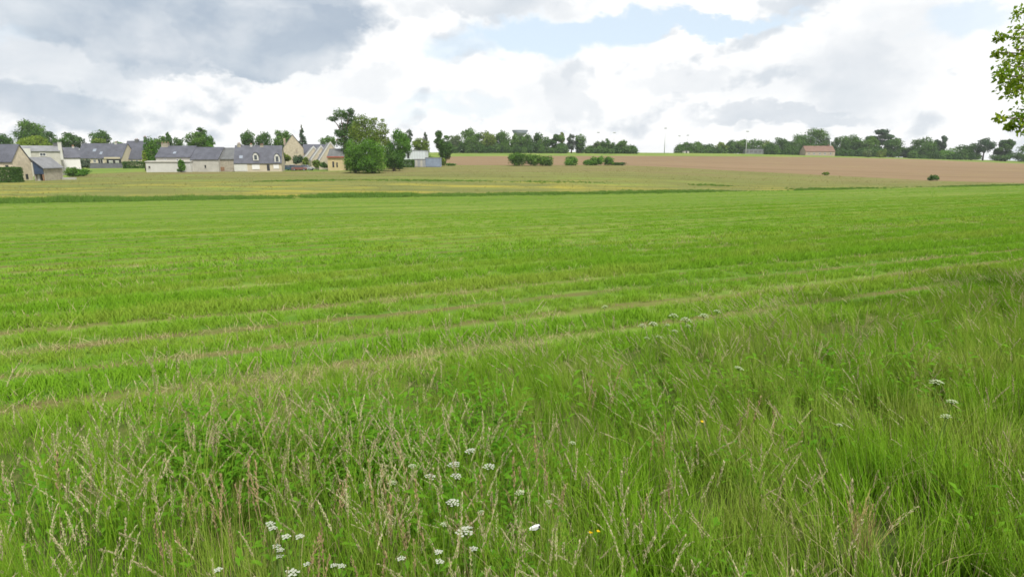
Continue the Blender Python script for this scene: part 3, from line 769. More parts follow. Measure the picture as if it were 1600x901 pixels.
TREES = [
 # the village, beginning at the stone house
 (-26, 19, 207, 238, 215, 'round', 'dark', 'dark leafy tree behind the slate roof of the stone gabled house', 1),
 (21, 72, 187.5, 230, 270, 'round', 'mid', 'large dome shaped tree, biggest crown behind the stone gabled house', 1),
 (58, 89, 205, 234, 262, 'round', 'dark', 'dark tree leaning against the shoulder of the large domed crown', 1),
 (24, 77, 211, 236, 205, 'round', 'yel', 'bright yellow green bushy tree between stone gable and large dome', 1),
 (88, 124, 207, 234, 250, 'round', 'dark', 'dark rounded tree above the white house with the tall chimney', .9),
 (116, 134, 214, 234, 256, 'airy', 'grey', 'thin wispy tree with sky showing through beside dark rounded tree', .5),
 (140, 173, 203, 232, 262, 'round', 'dark', 'dark pointed tree rising behind the long slate roofed bungalow', .9),
 (144, 166, 213, 230, 252, 'bush', 'olive', 'light olive shrub below the dark pointed tree over the bungalow', 1),
 (172, 192, 221, 232, 280, 'round', 'mid', 'low tree top showing just over the bungalow ridge', .8),
 (224, 246, 214, 256, 185, 'round', 'lush', 'leafy tree filling the gap between hipped roof house and long farmhouse', 1),
 (221, 231, 234, 258, 178, 'tall', 'yel', 'slim yellow green conifer in front of the leafy gap tree', 1),
 (241, 262, 212, 234, 262, 'round', 'mid', 'small rounded tree just over the farmhouse end chimney', .9),
 (255, 271, 207, 234, 258, 'tall', 'dark', 'narrow upright dark tree over the farmhouse roof', .9),
 (268, 286, 215, 234, 262, 'round', 'dark', 'low dark tree on the far side of the narrow upright tree', .9),
 (287, 321, 206, 234, 232, 'round', 'mid', 'broad green tree over the middle of the farmhouse roofs', 1),
 (303, 326, 199.5, 214, 240, 'airy', 'dark', 'sparse dark tree top poking out above the broad green tree', .8),
 (308, 335, 210, 234, 238, 'round', 'lush', 'bright green tree joined to the broad tree over farmhouse roofs', 1),
 (374, 401, 204.5, 232, 262, 'round', 'dark', 'dark round tree, first of the pair over the dormer house', 1),
 (399, 427, 206.5, 236, 258, 'round', 'dark', 'dark round tree, second of the pair next to cream gable', .9),
 (426, 458, 202, 240, 240, 'round', 'mid', 'mid green round tree against the cream gabled house', 1),
 (462, 482, 195, 232, 250, 'conifer', 'blue', 'dark blue green pointed conifer behind the cream gable', .9),
 (499, 528, 212, 238, 262, 'round', 'mid', 'lone rounded tree behind the cascade of terrace roofs', 1),
 (602, 642, 203, 252, 176, 'round', 'lush', 'bushy green tree to the rear of the ivy covered clump', 1.1),
 (597, 632, 224, 263, 162, 'willow', 'dark', 'dark low tree between the ivy covered clump and white building', 1),
 (631, 647, 202, 224, 214, 'airy', 'grey', 'thin sparse tree top above the white flat roofed building', .7),
 (641, 673, 215.5, 244, 225, 'round', 'olive', 'rounded light olive tree right behind the white flat roofed building', 1),
 (659, 669, 206, 226, 250, 'airy', 'grey', 'spindly grey tree poking above the light olive tree', .6),
 (675, 704, 204, 236, 262, 'airy', 'dark', 'tall open crowned dark tree at the start of the hill tree line', 1.2),
 (683, 707, 217, 250, 222, 'round', 'dark', 'dark dense tree in front of the open crowned tree by the blue shed', 1.2),
 # the line on the hill
 (700, 722, 210, 240, 425, 'round', 'pale', 'pale hazy tree, first in the hill row', 1),
 (717, 752, 201, 240, 415, 'round', 'mid', 'tallest broad tree of the hill row before the water tower', 1),
 (747, 777, 205, 240, 418, 'round', 'olive', 'olive green round tree in the hill row nearest the tall broad one', 1),
 (774, 798, 203.5, 240, 416, 'round', 'mid', 'round topped hill tree standing just before the water tower', 1),
 (796, 812, 209, 240, 412, 'round', 'mid', 'upright hill tree under one edge of the water tower', 1),
 (810, 833, 210, 240, 414, 'round', 'dark', 'gappy hill tree under the other edge of the water tower', 1.5),
 (833, 858, 207, 240, 412, 'round', 'dark', 'dense dark egg shaped tree just past the water tower', 1.1),
 (857, 886, 210, 238, 416, 'airy', 'dark', 'spreading hill tree with sky gaps past the egg shaped tree', 1.4),
 (872, 884, 207, 222, 418, 'airy', 'olive', 'small olive crown on top of the spreading hill tree', 1),
 (885, 901, 209, 232, 415, 'airy', 'grey', 'thin grey hill tree with bare stem, last but one of high row', 1),
 (898, 915, 210, 231, 414, 'round', 'mid', 'small umbrella shaped tree, last of the high row on the hill', .9),
 (910, 930, 223, 239, 425, 'bush', 'mid', 'low green tree right below the umbrella shaped hill tree', 1),
 (926, 942, 220.5, 239, 424, 'round', 'pale', 'pale greyish tree in the low hill group', 1),
 (939, 954, 217, 239, 422, 'round', 'dark', 'tallest dark tree of the low hill group', 1),
 (951, 966, 223, 239, 424, 'round', 'dark', 'short dark tree in the dip of the low hill group', 1),
 (962, 982, 219, 240, 420, 'round', 'mid', 'broad tree near the tapering end of the low hill group', 1),
 (976, 995, 226, 240.5, 421, 'bush', 'dark', 'last low dark bush of the hill group tapering to the grass', 1),
 # beyond the masts
 (1056, 1080, 222, 241, 470, 'round', 'dark', 'first low tree beyond the open skyline and tall masts', 1),
 (1074, 1098, 221, 241, 468, 'round', 'mid', 'second low domed tree beyond the open skyline', 1),
 (1096, 1118, 225, 242, 470, 'round', 'dark', 'dark tree in the low saddle of the hilltop belt', 1),
 (1114, 1136, 222.5, 242, 466, 'round', 'olive', 'olive tree halfway along the hilltop belt', 1),
 (1132, 1152, 219, 242, 468, 'round', 'dark', 'dark tree just short of the mast in the hilltop belt', 1),
 (1148, 1172, 217.5, 242, 464, 'round', 'mid', 'green tree directly behind the mast in the hilltop belt', 1),
 (1167, 1192, 217, 240, 480, 'round', 'mid', 'tree above the grey flat roofed hall in the hilltop belt', 1),
 (1186, 1208, 219, 240, 480, 'round', 'olive', 'brownish olive tree at the far end of the grey hall', 1),
 (1202, 1231, 215.5, 243, 455, 'round', 'dark', 'wide dark tree between the grey hall and the orange roof', 1.1),
 (1226, 1260, 218, 244, 448, 'round', 'dark', 'very dark dense tree touching the orange roofed house', 1.1),
 (1240, 1289, 200, 238, 485, 'round', 'mid', 'largest dome shaped tree towering behind the orange roofed house', 1.1),
 (1283, 1302, 215, 240, 480, 'airy', 'grey', 'grey bare looking tree behind the orange roof ridge', 1),
 (1302, 1326, 213, 245, 445, 'round', 'dark', 'dark tree immediately beyond the orange roofed house', 1),
 (1314, 1346, 210, 245, 450, 'round', 'dark', 'large dark round tree second beyond the orange roofed house', 1.1),
 (1345, 1372, 213, 245.5, 440, 'round', 'mid', 'mid green tree in front of the flat topped pine', 1),
 (1358, 1392, 203, 240, 452, 'pine', 'blue', 'flat topped dark pine rising highest beyond the orange house', 1.5),
 (1380, 1413, 216, 247, 436, 'round', 'dark', 'dark sloping tree on the downhill side of the flat topped pine', 1.1),
 (1348, 1364, 232.5, 246.5, 410, 'bush', 'pale', 'small pale round bush at the foot of the pine group', 1),
 (1368, 1385, 232, 246.5, 412, 'bush', 'olive', 'brownish green bush beside the small pale bush', 1),
 (1405, 1428, 228, 248, 430, 'bush', 'blue', 'low dark scrub filling the dip past the pine group', .9),
 (1425, 1463, 216, 249, 420, 'round', 'dark', 'broad dark tree with jagged top past the dip in the belt', 1.1),
 (1461, 1479, 211.5, 240, 425, 'airy', 'blue', 'slim taller crown on the edge of the jagged topped tree', 1.5),
 (1462, 1500, 231, 249.5, 412, 'bush', 'lush', 'low bright green thicket below the slim taller crown', 1),
 (1489, 1516, 227, 251, 415, 'round', 'dark', 'dark tree next to the low bright green thicket', 1),
 (1508, 1530, 224, 251, 412, 'round', 'dark', 'dark taller tree in the gap before the lone lollipop tree', 1),
 (1524, 1554, 216, 238, 408, 'round', 'blue', 'lone lollipop shaped tree with bare trunk on the skyline', 1.1),
 (1556, 1590, 217, 250, 405, 'airy', 'dark', 'ragged dark tree standing next to the lollipop tree', 1.8),
 (1549, 1580, 240, 252, 402, 'bush', 'dark', 'low dark bush at the foot of the ragged tree', 1),
 (1586, 1622, 227, 253, 398, 'round', 'mid', 'green round tree seen beneath the overhanging branch', 1)]
def kind_name(st): return {'conifer': 'conifer', 'pine': 'pine_tree', 'bush': 'bush'}.get(st, 'tree')
for (u0, u1, v0, v1, Y, st, pal, lab, dn) in TREES:
    gp = 'trees in and around the village' if u0 < 690 else ('trees along the hilltop' if u0 < 1000 else 'trees of the skyline belt beyond the ploughed field')
    if u0 > 695 and st != 'bush' and not 1500 < u0 < 1560: e_ = (u1 - u0) * .09; u0 -= e_; u1 += e_; v1 += 2
    tree(kind_name(st), u0, u1, v0, v1, Y, st, pal, lab, gp, dn, 'bush' if st == 'bush' else 'tree')
# the tall group in front of the village
tree('tree', 513, 562, 169, 262, 172, 'airy', 'dark', 'tallest gnarled dark tree with separate clumps against the sky', None, .9,
     lobes=[(534, 178, 11, 7, 0), (546, 184, 10, 8, 1), (522, 186, 8, 4, 0), (550, 174, 6, 5, 0), (538, 197, 9, 6, 1), (530, 208, 8, 6, 0), (541, 210, 14, 10, .5), (552, 198, 11, 10, 1), (534, 222, 9, 7, 0), (556, 212, 12, 12, 0), (547, 232, 14, 12, 0)])
tree('tree', 548, 612, 179, 262, 164, 'round', 'olive', 'olive green leafy tree in the middle of the tall group', None, 1.2,
     lobes=[(566, 188, 11, 9, 0), (576, 195, 14, 11, 1), (561, 204, 15, 13, 0), (581, 212, 16, 14, 0), (597, 196, 8, 5, 1), (601, 205, 9, 6, 0), (591, 214, 12, 10, 0), (570, 222, 20, 16, 0), (592, 228, 16, 14, 0), (602, 220, 8, 8, 0), (587, 187, 5, 4, 0), (599, 188, 3, 3, 0)])
tree('tree', 534, 574, 219, 268, 153, 'willow', 'lush', 'rounded dense tree clothed in leaves down to the meadow, further of the two', None, 1.6)
tree('tree', 556, 608, 218, 271, 149, 'willow', 'lush', 'dense egg shaped tree clothed in leaves to the ground, nearest to the meadow', None, 1.7)
def belt(u0, u1, v0, v1, Y, pal, label, step=9):
    ls = []
    for u in np.arange(u0 + 4, u1 - 3, step):
        h_ = rt.uniform(.55, 1.0) * (v1 - v0); ls.append((u + rt.normal(0, 1.5), v1 - h_ * .5, step * .75, h_ * .55, rt.normal(0, 1.0)))
    tree('hedgerow', u0, u1, v0, v1, Y, 'bush', pal, label, None, 1.5, 'hedgerow', False, 3.0, ls)
belt(699, 800, 223, 241, 410, 'dark', 'dark hedgerow filling the foot of the first hill trees')
belt(798, 892, 226, 240.5, 409, 'dark', 'hedgerow under the water tower and egg shaped tree')
belt(905, 996, 228, 241, 415, 'dark', 'low hedgerow beneath the low hill group')
belt(1056, 1166, 227, 243, 462, 'dark', 'hedgerow along the first hilltop trees past the open skyline')
belt(1196, 1262, 227, 245.5, 440, 'dark', 'dark hedgerow leading up to the orange roofed house')
belt(1303, 1420, 231, 247.5, 432, 'dark', 'hedgerow at the feet of the pine group')
belt(1422, 1530, 236, 251, 408, 'dark', 'hedgerow beneath the jagged topped tree and its neighbours')
belt(84, 250, 226, 246, 250, 'dark', 'dark garden trees massed behind the bungalow roofs', 13)
belt(612, 684, 236, 259, 213, 'mid', 'hedgerow behind the white flat roofed building', 11)
# shrubs at the edge of the ploughed field
for (u0, u1, v0, v1, Y, pal, lab) in [
    (790, 829, 236, 260.5, 214, 'mid', 'large rounded shrub at the start of the long shrub clump'),
    (816, 846, 238.5, 260.5, 215, 'mid', 'middle rounded shrub of the long clump by ploughed soil'),
    (838, 866, 239, 260.5, 214, 'mid', 'rounded end shrub of the long clump next to the gap'),
    (878, 906, 242.5, 258.5, 221, 'lush', 'single dome shaped shrub standing alone between the two clumps'),
    (908, 931, 248, 258.5, 223, 'lush', 'low shrub starting the three part clump on ploughed edge'),
    (921, 946, 242, 258.5, 224, 'lush', 'tallest shrub of the three part clump on ploughed edge'),
    (941, 959, 244, 258.5, 225, 'lush', 'narrow shrub closing the three part clump on ploughed edge')]:
    tree('shrub', u0, u1, v0, v1, Y, 'bush', pal, lab, 'shrubs between meadow and ploughed field', 1.1, 'shrub', False)
tree('bramble', 952, 982, 253.5, 258.5, 226, 'bush', 'dark', 'low dark bramble trailing from the three part shrub clump', None, 1.3, 'bramble', False, 1.2)
tree('bush', 1449, 1467, 272.5, 283, 166, 'bush', 'dark', 'small isolated dark bush on the edge of the ploughed soil', None, 1.6, 'bush', False)
tree('bush', 1283, 1296, 268.5, 274.5, 192, 'bush', 'olive', 'tiny brownish bush alone where meadow meets ploughed soil', None, 1.6, 'bush', False)
# garden plants
for (nm, u0, u1, v0, v1, Y, st, pal, lab, ct_) in [
    ('bush', 98, 120, 260, 274, 140, 'bush', 'mid', 'rounded green bush beside the stone lean to shed', 'bush'),
    ('bush', 112, 124, 246, 262, 160, 'bush', 'olive', 'olive shrub in front of the white annex wall', 'bush'),
    ('bush', 126, 142, 247, 262, 172, 'bush', 'grey', 'dull grey green shrub in front of the bungalow', 'bush'),
    ('bush', 104, 142, 263, 276, 146, 'bush', 'lush', 'wide pale green bank of shrubs at the meadow edge', 'bush'),
    ('sapling', 275, 291, 249.5, 267.5, 164.5, 'tall', 'lush', 'small green sapling in front of the farmhouse wall', 'sapling'),
    ('bush', 440, 455, 238, 252, 182, 'bush', 'olive', 'olive bush under the cream gable', 'bush'),
    ('bush', 455, 474, 241, 256, 180, 'bush', 'blue', 'dark blue green bush beneath the cream gabled house', 'bush'),
    ('bush', 471, 483, 243, 260, 179, 'bush', 'olive', 'brownish shrub at the corner of the cream gabled house', 'bush'),
    ('bush', 486, 502, 249, 262, 174, 'bush', 'olive', 'brownish hedge shrub below the terrace roofs', 'bush'),
    ('bush', 499, 514, 252, 262, 173, 'bush', 'dark', 'dark shrub at the corner of the yellow house', 'bush'),
    ('bush', 685, 697, 247, 261, 208, 'bush', 'olive', 'light olive bush at the end of the blue grey shed', 'bush'),
    ('bush', 694, 714, 255, 261, 210, 'bush', 'dark', 'low scrubby bush past the blue grey shed', 'bush')]:
    tree(nm, u0, u1, v0, v1, Y, st, pal, lab, 'garden plants of the village', 1.3, ct_, nm == 'sapling')
# clipped hedges: blocks of small leaves
def hedge(u0, u1, v0, v1, Y, depth, pal, label):
    a = at(u0, v1, Y); b = at(u1, v1, Y); top = at(u0, v0, Y).z; xc = (a.x + b.x) / 2; g0 = float(gz(xc, Y)); w_ = (b.x - a.x) / 2; h = top - g0
    n = int(max(500, (u1 - u0) * (v1 - v0) * 14)); P = rt.uniform(-1, 1, (n, 3)); fc = rt.integers(0, 3, n); ar = np.arange(n)
    P[ar, fc] = np.sign(P[ar, fc]) * rt.uniform(.86, 1.04, n); Nn = np.zeros((n, 3)); Nn[ar, fc] = np.sign(P[ar, fc])
    P = P * np.array([w_, depth / 2, h / 2]) + np.array([0, 0, h / 2]) + rt.normal(0, .06, (n, 3)); P[:, 2] = np.maximum(P[:, 2], .02)
    V, Fq = leafquads(P, Nn, max(.16, 1.8 * Y / F), rt)
    o = link('hedge', mesh_np('hedge', V, Fq, False, None, np.repeat(rt.uniform(0, 1, n), 4)), M_LEAF[pal]); o.location = (xc, Y + depth / 2, g0)
    tag(o, label, 'hedge', 'clipped hedges')
hedge(-40, 23, 262.5, 285, 115, 2.2, 'dark', 'dark clipped block hedge in front of the stone gabled house')
hedge(192, 226, 253, 259.5, 200, 1.5, 'dark', 'low green hedge in front of the hipped roof house')
hedge(617, 646, 250, 261.5, 190, 1.6, 'dark', 'dark hedge beneath the white flat roofed building')

# ------------------------------------------------------------------ buildings
SLATE = solid('slate', (.072, .076, .095), .65, .28, .55, .4); SLATE2 = solid('old_slate', (.105, .110, .112), .7, .25, .6, .4)
SLATE3 = solid('pale_slate', (.17, .175, .185), .7, .2, .6, .3)
STONE = solid('cream_stone', (.38, .335, .25), .9, .20, 1.6, .6); STONE2 = solid('grey_stone', (.30, .275, .22), .9, .26, 1.8, .6)
CREAM = solid('cream_render', (.43, .385, .29), .9, .10, .7); WHITE = solid('white_render', (.47, .47, .445), .85, .07, .8)
GREYW = solid('weathered_render', (.38, .37, .335), .9, .14, .8); YELLOW = solid('yellow_render', (.45, .37, .205), .85, .10, .8)
ORANGE = solid('orange_tiles', (.155, .095, .070), .85, .22, .9, .4); PINK = solid('pinkish_wall', (.33, .27, .21), .9, .12, .9)
REDW = solid('red_fascia', (.30, .095, .065), .7, .15); DARK = solid('dark_opening', (.028, .030, .033), .6, .2); NAVY = solid('navy_panel', (.035, .055, .095), .6, .25, 1.2)  # DARK: own tone of doors and panes, painted shade inside the carport
METALG = solid('grey_metal', (.33, .345, .36), .5, .10, 1.5, 0, .4); BLUEG = solid('blue_grey_sheeting', (.19, .235, .31), .6, .14, .9)
WPAINT = solid('white_paint', (.62, .62, .61), .6, .05); CONC = solid('pale_concrete', (.20, .23, .27), .85, .10, .2)
GARDENW = solid('dark_garden_wall', (.115, .12, .135), .9, .2, .9); TAN = solid('dry_wood', (.22, .13, .075), .9, .2)
GLASSM = solid('window_glass', (.06, .07, .085), .12, .25, .6, 0, 0, .6)
POT = solid('clay_pot', (.26, .15, .10), .9, .2)
STONEL = solid('light_stone', (.52, .455, .34), .9, .16, 1.4, .5)
class House:
    def __init__(s, name, label, u0, u1, vr, ve, vb, Y, depth, wall, roof, cat='house', group='houses of the village', gable=False, base_v=None, mono=False, over=.22, yaw=0.0):
        s.Y = Y; s.d = depth; uc = (u0 + u1) / 2
        s.x0, s.x1 = at(u0, ve, Y).x, at(u1, ve, Y).x; xc = (s.x0 + s.x1) / 2; s.g = float(gz(xc, Y)); s.xc = xc
        s.ze = at(uc, ve, Y).z - s.g; s.zr = at(uc, vr, Y + (0 if gable else depth / 2)).z - s.g
        s.root = empty(name, (xc, Y, s.g), label, cat, group); W_ = (s.x1 - s.x0) / 2; s.W = W_; D = depth; ze, zr = s.ze, s.zr
        s.root.rotation_euler.z = yaw
        m = MB(); r = MB(); th = .16; b = -.9
        if gable:
            A = [(-W_, b), (W_, b), (W_, ze), (0, zr), (-W_, ze)]
            m.add([(x, 0, z) for x, z in A] + [(x, D, z) for x, z in A], [(0, 1, 2, 3, 4), (9, 8, 7, 6, 5), (0, 5, 6, 1), (1, 6, 7, 2), (4, 9, 5, 0)])
            for sg in (-1, 1):
                sl_ = (zr - ze) / W_; xe = sg * (W_ + over); zz = ze - over * sl_
                q = [(xe, zz + .02), (0, zr + .02), (0, zr + .02 + th * 1.2), (xe, zz + .02 + th)]
                if sg > 0: q = q[::-1]
                r.add([(x, -over, z) for x, z in q] + [(x, D + over, z) for x, z in q], [(0, 1, 2, 3), (7, 6, 5, 4), (0, 4, 5, 1), (1, 5, 6, 2), (2, 6, 7, 3), (3, 7, 4, 0)])
        else:
            A = [(0, b), (D, b), (D, ze), (D / 2, zr), (0, ze)]
            if mono: A = [(0, b), (D, b), (D, zr), (0, ze)]
            k = len(A)
            m.add([(-W_, y, z) for y, z in A] + [(W_, y, z) for y, z in A], [tuple(range(k))[::-1], tuple(range(k, 2 * k))] + [(i, (i + 1) % k, k + (i + 1) % k, k + i) for i in (range(k - 2) if mono else [0, 1, 4])] + ([(3, 0, k, k + 3)] if mono else []))
            sl_ = (zr - ze) / (D if mono else D / 2)
            qs = [[(-over, ze - over * sl_), (D if mono else D / 2, zr)]] + ([] if mono else [[(D + over, ze - over * sl_), (D / 2, zr)]])
            for (p, q_) in qs:
                q = [(p[0], p[1] + .02), (q_[0], q_[1] + .02), (q_[0], q_[1] + .02 + th * 1.2), (p[0], p[1] + .02 + th)]
                r.add([(-W_ - over * .6, y, z) for y, z in q] + [(W_ + over * .6, y, z) for y, z in q], [(0, 1, 2, 3), (7, 6, 5, 4), (0, 4, 5, 1), (1, 5, 6, 2), (2, 6, 7, 3), (3, 7, 4, 0)])
        s.wall = m.build('wall', wall, s.root); s.roof = r.build('roof', roof, s.root); s.gable = gable
    def loc(s, u, v): p = at(u, v, s.Y); return p.x - s.xc, p.z - s.g
    def win(s, u, v, w_, h_, pane=None, frame=None, name='window', y=0.0):
        x, z = s.loc(u, v); a, b = met(w_, s.Y) / 2, met(h_, s.Y) / 2; t = .09; m = MB()
        for bx in [(-a, -a + t, -b, b), (a - t, a, -b, b), (-a + t, a - t, b - t, b), (-a + t, a - t, -b, -b + t)]: m.box(x + bx[0], x + bx[1], y - .05, y + .03, z + bx[2], z + bx[3])
        if a > .35: m.box(x - .03, x + .03, y - .045, y + .03, z - b + t, z + b - t)
        f = m.build(name, frame or WPAINT, s.root)
        p = MB(); p.box(x - a + t, x + a - t, y - .02, y + .02, z - b + t, z + b - t); p.build('pane', pane or GLASSM, f)
        k = MB(); k.box(x - a - .05, x + a + .05, y - .09, y + .02, z - b - .09, z - b - .003); k.build('sill', GREYW, f)
        return f
    def door(s, u, v0, v1, w_, m_=None):
        x, z1 = s.loc(u, v0); a = met(w_, s.Y) / 2; z0 = s.loc(u, v1)[1]; m = MB(); m.box(x - a, x + a, -.04, .03, z0, z1); d = m.build('door', m_ or DARK, s.root)
        h = MB(); h.box(x + a * .6, x + a * .75, -.08, -.041, (z0 + z1) / 2 - .05, (z0 + z1) / 2 + .05); h.build('handle', METALG, d); return d
    def skylight(s, u, v, w_, h_):
        x, z = s.loc(u, v); f = (s.zr - s.ze) / (s.d / 2); y = (z - s.ze) / f; a = met(w_, s.Y) / 2; b = met(h_, s.Y) / 2 ; m = MB()
        dy = b / f; q = [(y - dy, z - b + .24), (y + dy, z + b + .24)]
        m.add([(x - a, q[0][0], q[0][1]), (x + a, q[0][0], q[0][1]), (x + a, q[1][0], q[1][1]), (x - a, q[1][0], q[1][1])] + [(x - a, q[0][0], q[0][1] - .25), (x + a, q[0][0], q[0][1] - .25), (x + a, q[1][0], q[1][1] - .25), (x - a, q[1][0], q[1][1] - .25)],
              [(0, 1, 2, 3), (4, 7, 6, 5), (0, 4, 5, 1), (1, 5, 6, 2), (2, 6, 7, 3), (3, 7, 4, 0)]); m.build('skylight', SKYG, s.roof)
    def chimney(s, u, v0, w_, m_=None, y=None, v1=None, pots=2):
        x, z1 = s.loc(u, v0); a = met(w_, s.Y) / 2; y = s.d / 2 if y is None else y; b = min(a, .5); m = MB(); z0 = s.zr - 1.0 if v1 is None else s.loc(u, v1)[1]
        m.box(x - a, x + a, y - b, y + b, z0, z1 - .12); m.box(x - a - .06, x + a + .06, y - b - .06, y + b + .06, z1 - .12, z1)
        c = m.build('chimney', m_ or STONE2, s.roof)
        for i in range(pots): p = MB(); xx = x + (i - (pots - 1) / 2) * a * .9; p.tube([(xx, y, z1 - .01), (xx, y, z1 + .38)], [.13, .10], 8); p.build('chimney_pot', POT, c, True)
    def dormer(s, u, v0, v1, w_):
        x, z1 = s.loc(u, v0); _, z0 = s.loc(u, v1); a = met(w_, s.Y) / 2; f = (s.zr - s.ze) / (s.d / 2); y1 = (z1 - s.ze) / f + .5; y0 = .05; zm = z0 + (z1 - z0) * .62; m = MB()
        A = [(-a, z0), (a, z0), (a, zm), (a * .6, z0 + (z1 - z0) * .86), (0, z1), (-a * .6, z0 + (z1 - z0) * .86), (-a, zm)]; k = len(A)
        m.add([(x + p, y0, z) for p, z in A] + [(x + p, y1, z) for p, z in A], [tuple(range(k)), tuple(range(k, 2 * k))[::-1]] + [(i, k + i, k + (i + 1) % k, (i + 1) % k) for i in range(k)])
        d = m.build('dormer', WHITE, s.roof)
        p = MB(); p.box(x - a * .5, x + a * .5, y0 - .03, y0 + .03, z0 + .25, zm + .15); p.build('pane', GLASSM, d)
        c = MB()
        for sg in (-1, 1):
            q = [(sg * (a + .12), zm - .05), (sg * a * .62, z0 + (z1 - z0) * .90), (0, z1 + .06)]
            for (p0, p1) in zip(q[:-1], q[1:]):
                c.add([(x + p0[0], y0 - .12, p0[1]), (x + p1[0], y0 - .12, p1[1]), (x + p1[0], y1 + .1, p1[1]), (x + p0[0], y1 + .1, p0[1]),
                       (x + p0[0], y0 - .12, p0[1] + .1), (x + p1[0], y0 - .12, p1[1] + .1), (x + p1[0], y1 + .1, p1[1] + .1), (x + p0[0], y1 + .1, p0[1] + .1)],
                      [(0, 3, 2, 1), (4, 5, 6, 7), (0, 1, 5, 4), (1, 2, 6, 5), (2, 3, 7, 6), (3, 0, 4, 7)])
        c.build('dormer_roof', SLATE, d)
    def part(s, name, m_, u0, u1, v0, v1, y0, y1):
        a = s.loc(u0, v1); b = s.loc(u1, v0); m = MB(); m.box(a[0], b[0], y0, y1, a[1], b[1]); return m.build(name, m_, s.root)
SKYG = solid('skylight_glass', (.20, .23, .28), .25, .1, .8, 0, 0, .6)

h = House('stone_house', 'cream stone gabled house with slate roof next to the open shed', -95, 18, 227, 252, 283, 121, 4.8, STONEL, SLATE)
h.win(-20, 257, 7, 8); h.chimney(-60, 217, 8)
h.part('door', DARK, 9.5, 13, 258, 266, -.03, .03)
m = MB(); gx = h.W; m.box(gx - .02, gx + .04, 2.9, 3.5, .35, 1.34); m.build('gable_door', DARK, h.root)
# lean-to shed: front end, long stone side wall, single slope roof falling away from the stone house
Y = 121.6; p0 = at(47.5, 247, Y); p1 = at(66.5, 262, Y); g0 = float(gz(p1.x, Y)); rt_ = empty('lean_to_shed', (p0.x, Y, g0), 'open fronted lean to shed with grey sloping roof and stone side wall', 'shed')
Wd = p1.x - p0.x; zh = p0.z - g0; zl = p1.z - g0; D = 5.2
m = MB(); m.add([(.25, 0, 1.25), (Wd, 0, 1.25), (Wd, 0, zl), (.25, 0, zh - .45), (.25, .1, 1.25), (Wd, .1, 1.25), (Wd, .1, zl), (.25, .1, zh - .45)], [(0, 1, 2, 3), (7, 6, 5, 4), (0, 4, 5, 1), (1, 5, 6, 2), (3, 2, 6, 7), (0, 3, 7, 4)]); m.build('front_panel', NAVY, rt_)  # upper front is one dark blue panel, open below
m = MB(); m.box(Wd - .3, Wd, .12, D, -.6, zl - .02); m.build('side_wall', STONE2, rt_)
m = MB(); m.box(.05, .3, .12, D, -.6, zh - .3); m.build('back_wall', STONE2, rt_)
m = MB(); m.box(Wd - .28, Wd - .02, -.02, .115, -.6, 1.24); m.build('post', TAN, rt_)
m = MB(); m.box(.3, Wd - .3, D - .2, D - .02, -.6, zl); m.build('rear_wall', STONE2, rt_)
ov = .3; sl_ = (zh - zl) / Wd; m = MB()
q = [(-.1, zh + .03), (Wd + ov, zl - ov * sl_ + .03), (Wd + ov, zl - ov * sl_ + .18), (-.1, zh + .18)]
m.add([(x, -.25, z) for x, z in q] + [(x, D + .2, z) for x, z in q], [(0, 1, 2, 3), (7, 6, 5, 4), (0, 4, 5, 1), (1, 5, 6, 2), (2, 6, 7, 3), (3, 7, 4, 0)]); m.build('roof', SLATE3, rt_)
p = at(58.5, 275, Y + .6); o = MB(); o.box(-.42, .42, 0, .5, 0, 1.1); o.box(-.46, .46, -.04, .54, 1.1, 1.18)
o = o.build('storage_box', WPAINT); o.location = (p.x, p.y, float(gz(p.x, p.y))); tag(o, 'white storage box standing inside the open lean to shed', 'box')

h = House('white_house', 'white rendered house with tall pale chimney behind the lean to shed', 36, 87, 229, 236.5, 265, 152, 6, GREYW, SLATE3, yaw=.5)
h.part('white_gable', WHITE, 37, 50, 232, 247, -.3, -.003); h.chimney(86, 222, 4.6, WHITE, .5, 250, 0)
h.chimney(79, 223, 6, SLATE2, 3.2, 236, 0); h.win(66, 241.5, 8, 5)
h = House('annex', 'plain white annex with sloping slate roof beside the white house', 88, 121, 231.5, 246, 262, 158, 5, WPAINT, SLATE, yaw=.62)
h.chimney(112, 229, 3, WHITE); h.win(96, 252, 4, 4)
h = House('bungalow', 'long low bungalow with wide slate roof and dark carport', 119, 190, 225, 247, 262, 222, 9, CREAM, SLATE)
h.chimney(168.5, 222.5, 3.2, WHITE); h.win(148, 251.5, 4.5, 5); h.win(137, 251.5, 4, 5); h.win(157, 252, 8, 7, DARK)
h.part('carport_beam', CREAM, 166, 190, 245.5, 248.2, -1.2, -.9); h.part('carport_shade', DARK, 167.5, 189, 248.4, 256.5, -.08, -.003)  # carport inside is a dark panel, its shade put into the colour
h.part('white_door', WPAINT, 171, 176.5, 250.8, 256.4, -.14, -.083); h.part('white_door', WPAINT, 181, 186, 250.8, 256.4, -.14, -.083)
h.skylight(141, 235.5, 5, 4); h.skylight(154, 240, 4, 4)
h = House('hipped_house', 'grey roofed house with twin chimneys next to the bungalow', 191, 221, 221, 248, 262, 226, 9, CREAM, SLATE)
h.part('side_gable', PINK, 189.6, 194.5, 233, 258, -.5, -.003); h.chimney(202, 217.5, 5, SLATE2); h.chimney(215, 213.5, 3.6, SLATE2); h.win(206, 251.5, 4, 4); h.win(214, 251.5, 4, 4)
m = MB(); a = at(139, 261, 205); b = at(191, 261, 205); g0 = float(gz((a.x + b.x) / 2, 205)); m.box(a.x, b.x, 205, 205.25, g0 - .8, at(165, 255.5, 205).z); m.box(a.x - .03, b.x + .03, 204.96, 205.29, at(165, 255.5, 205).z + .003, at(165, 255.2, 205).z + .06)
tag(m.build('garden_wall', GARDENW), 'dark grey garden wall in front of the bungalow', 'wall')
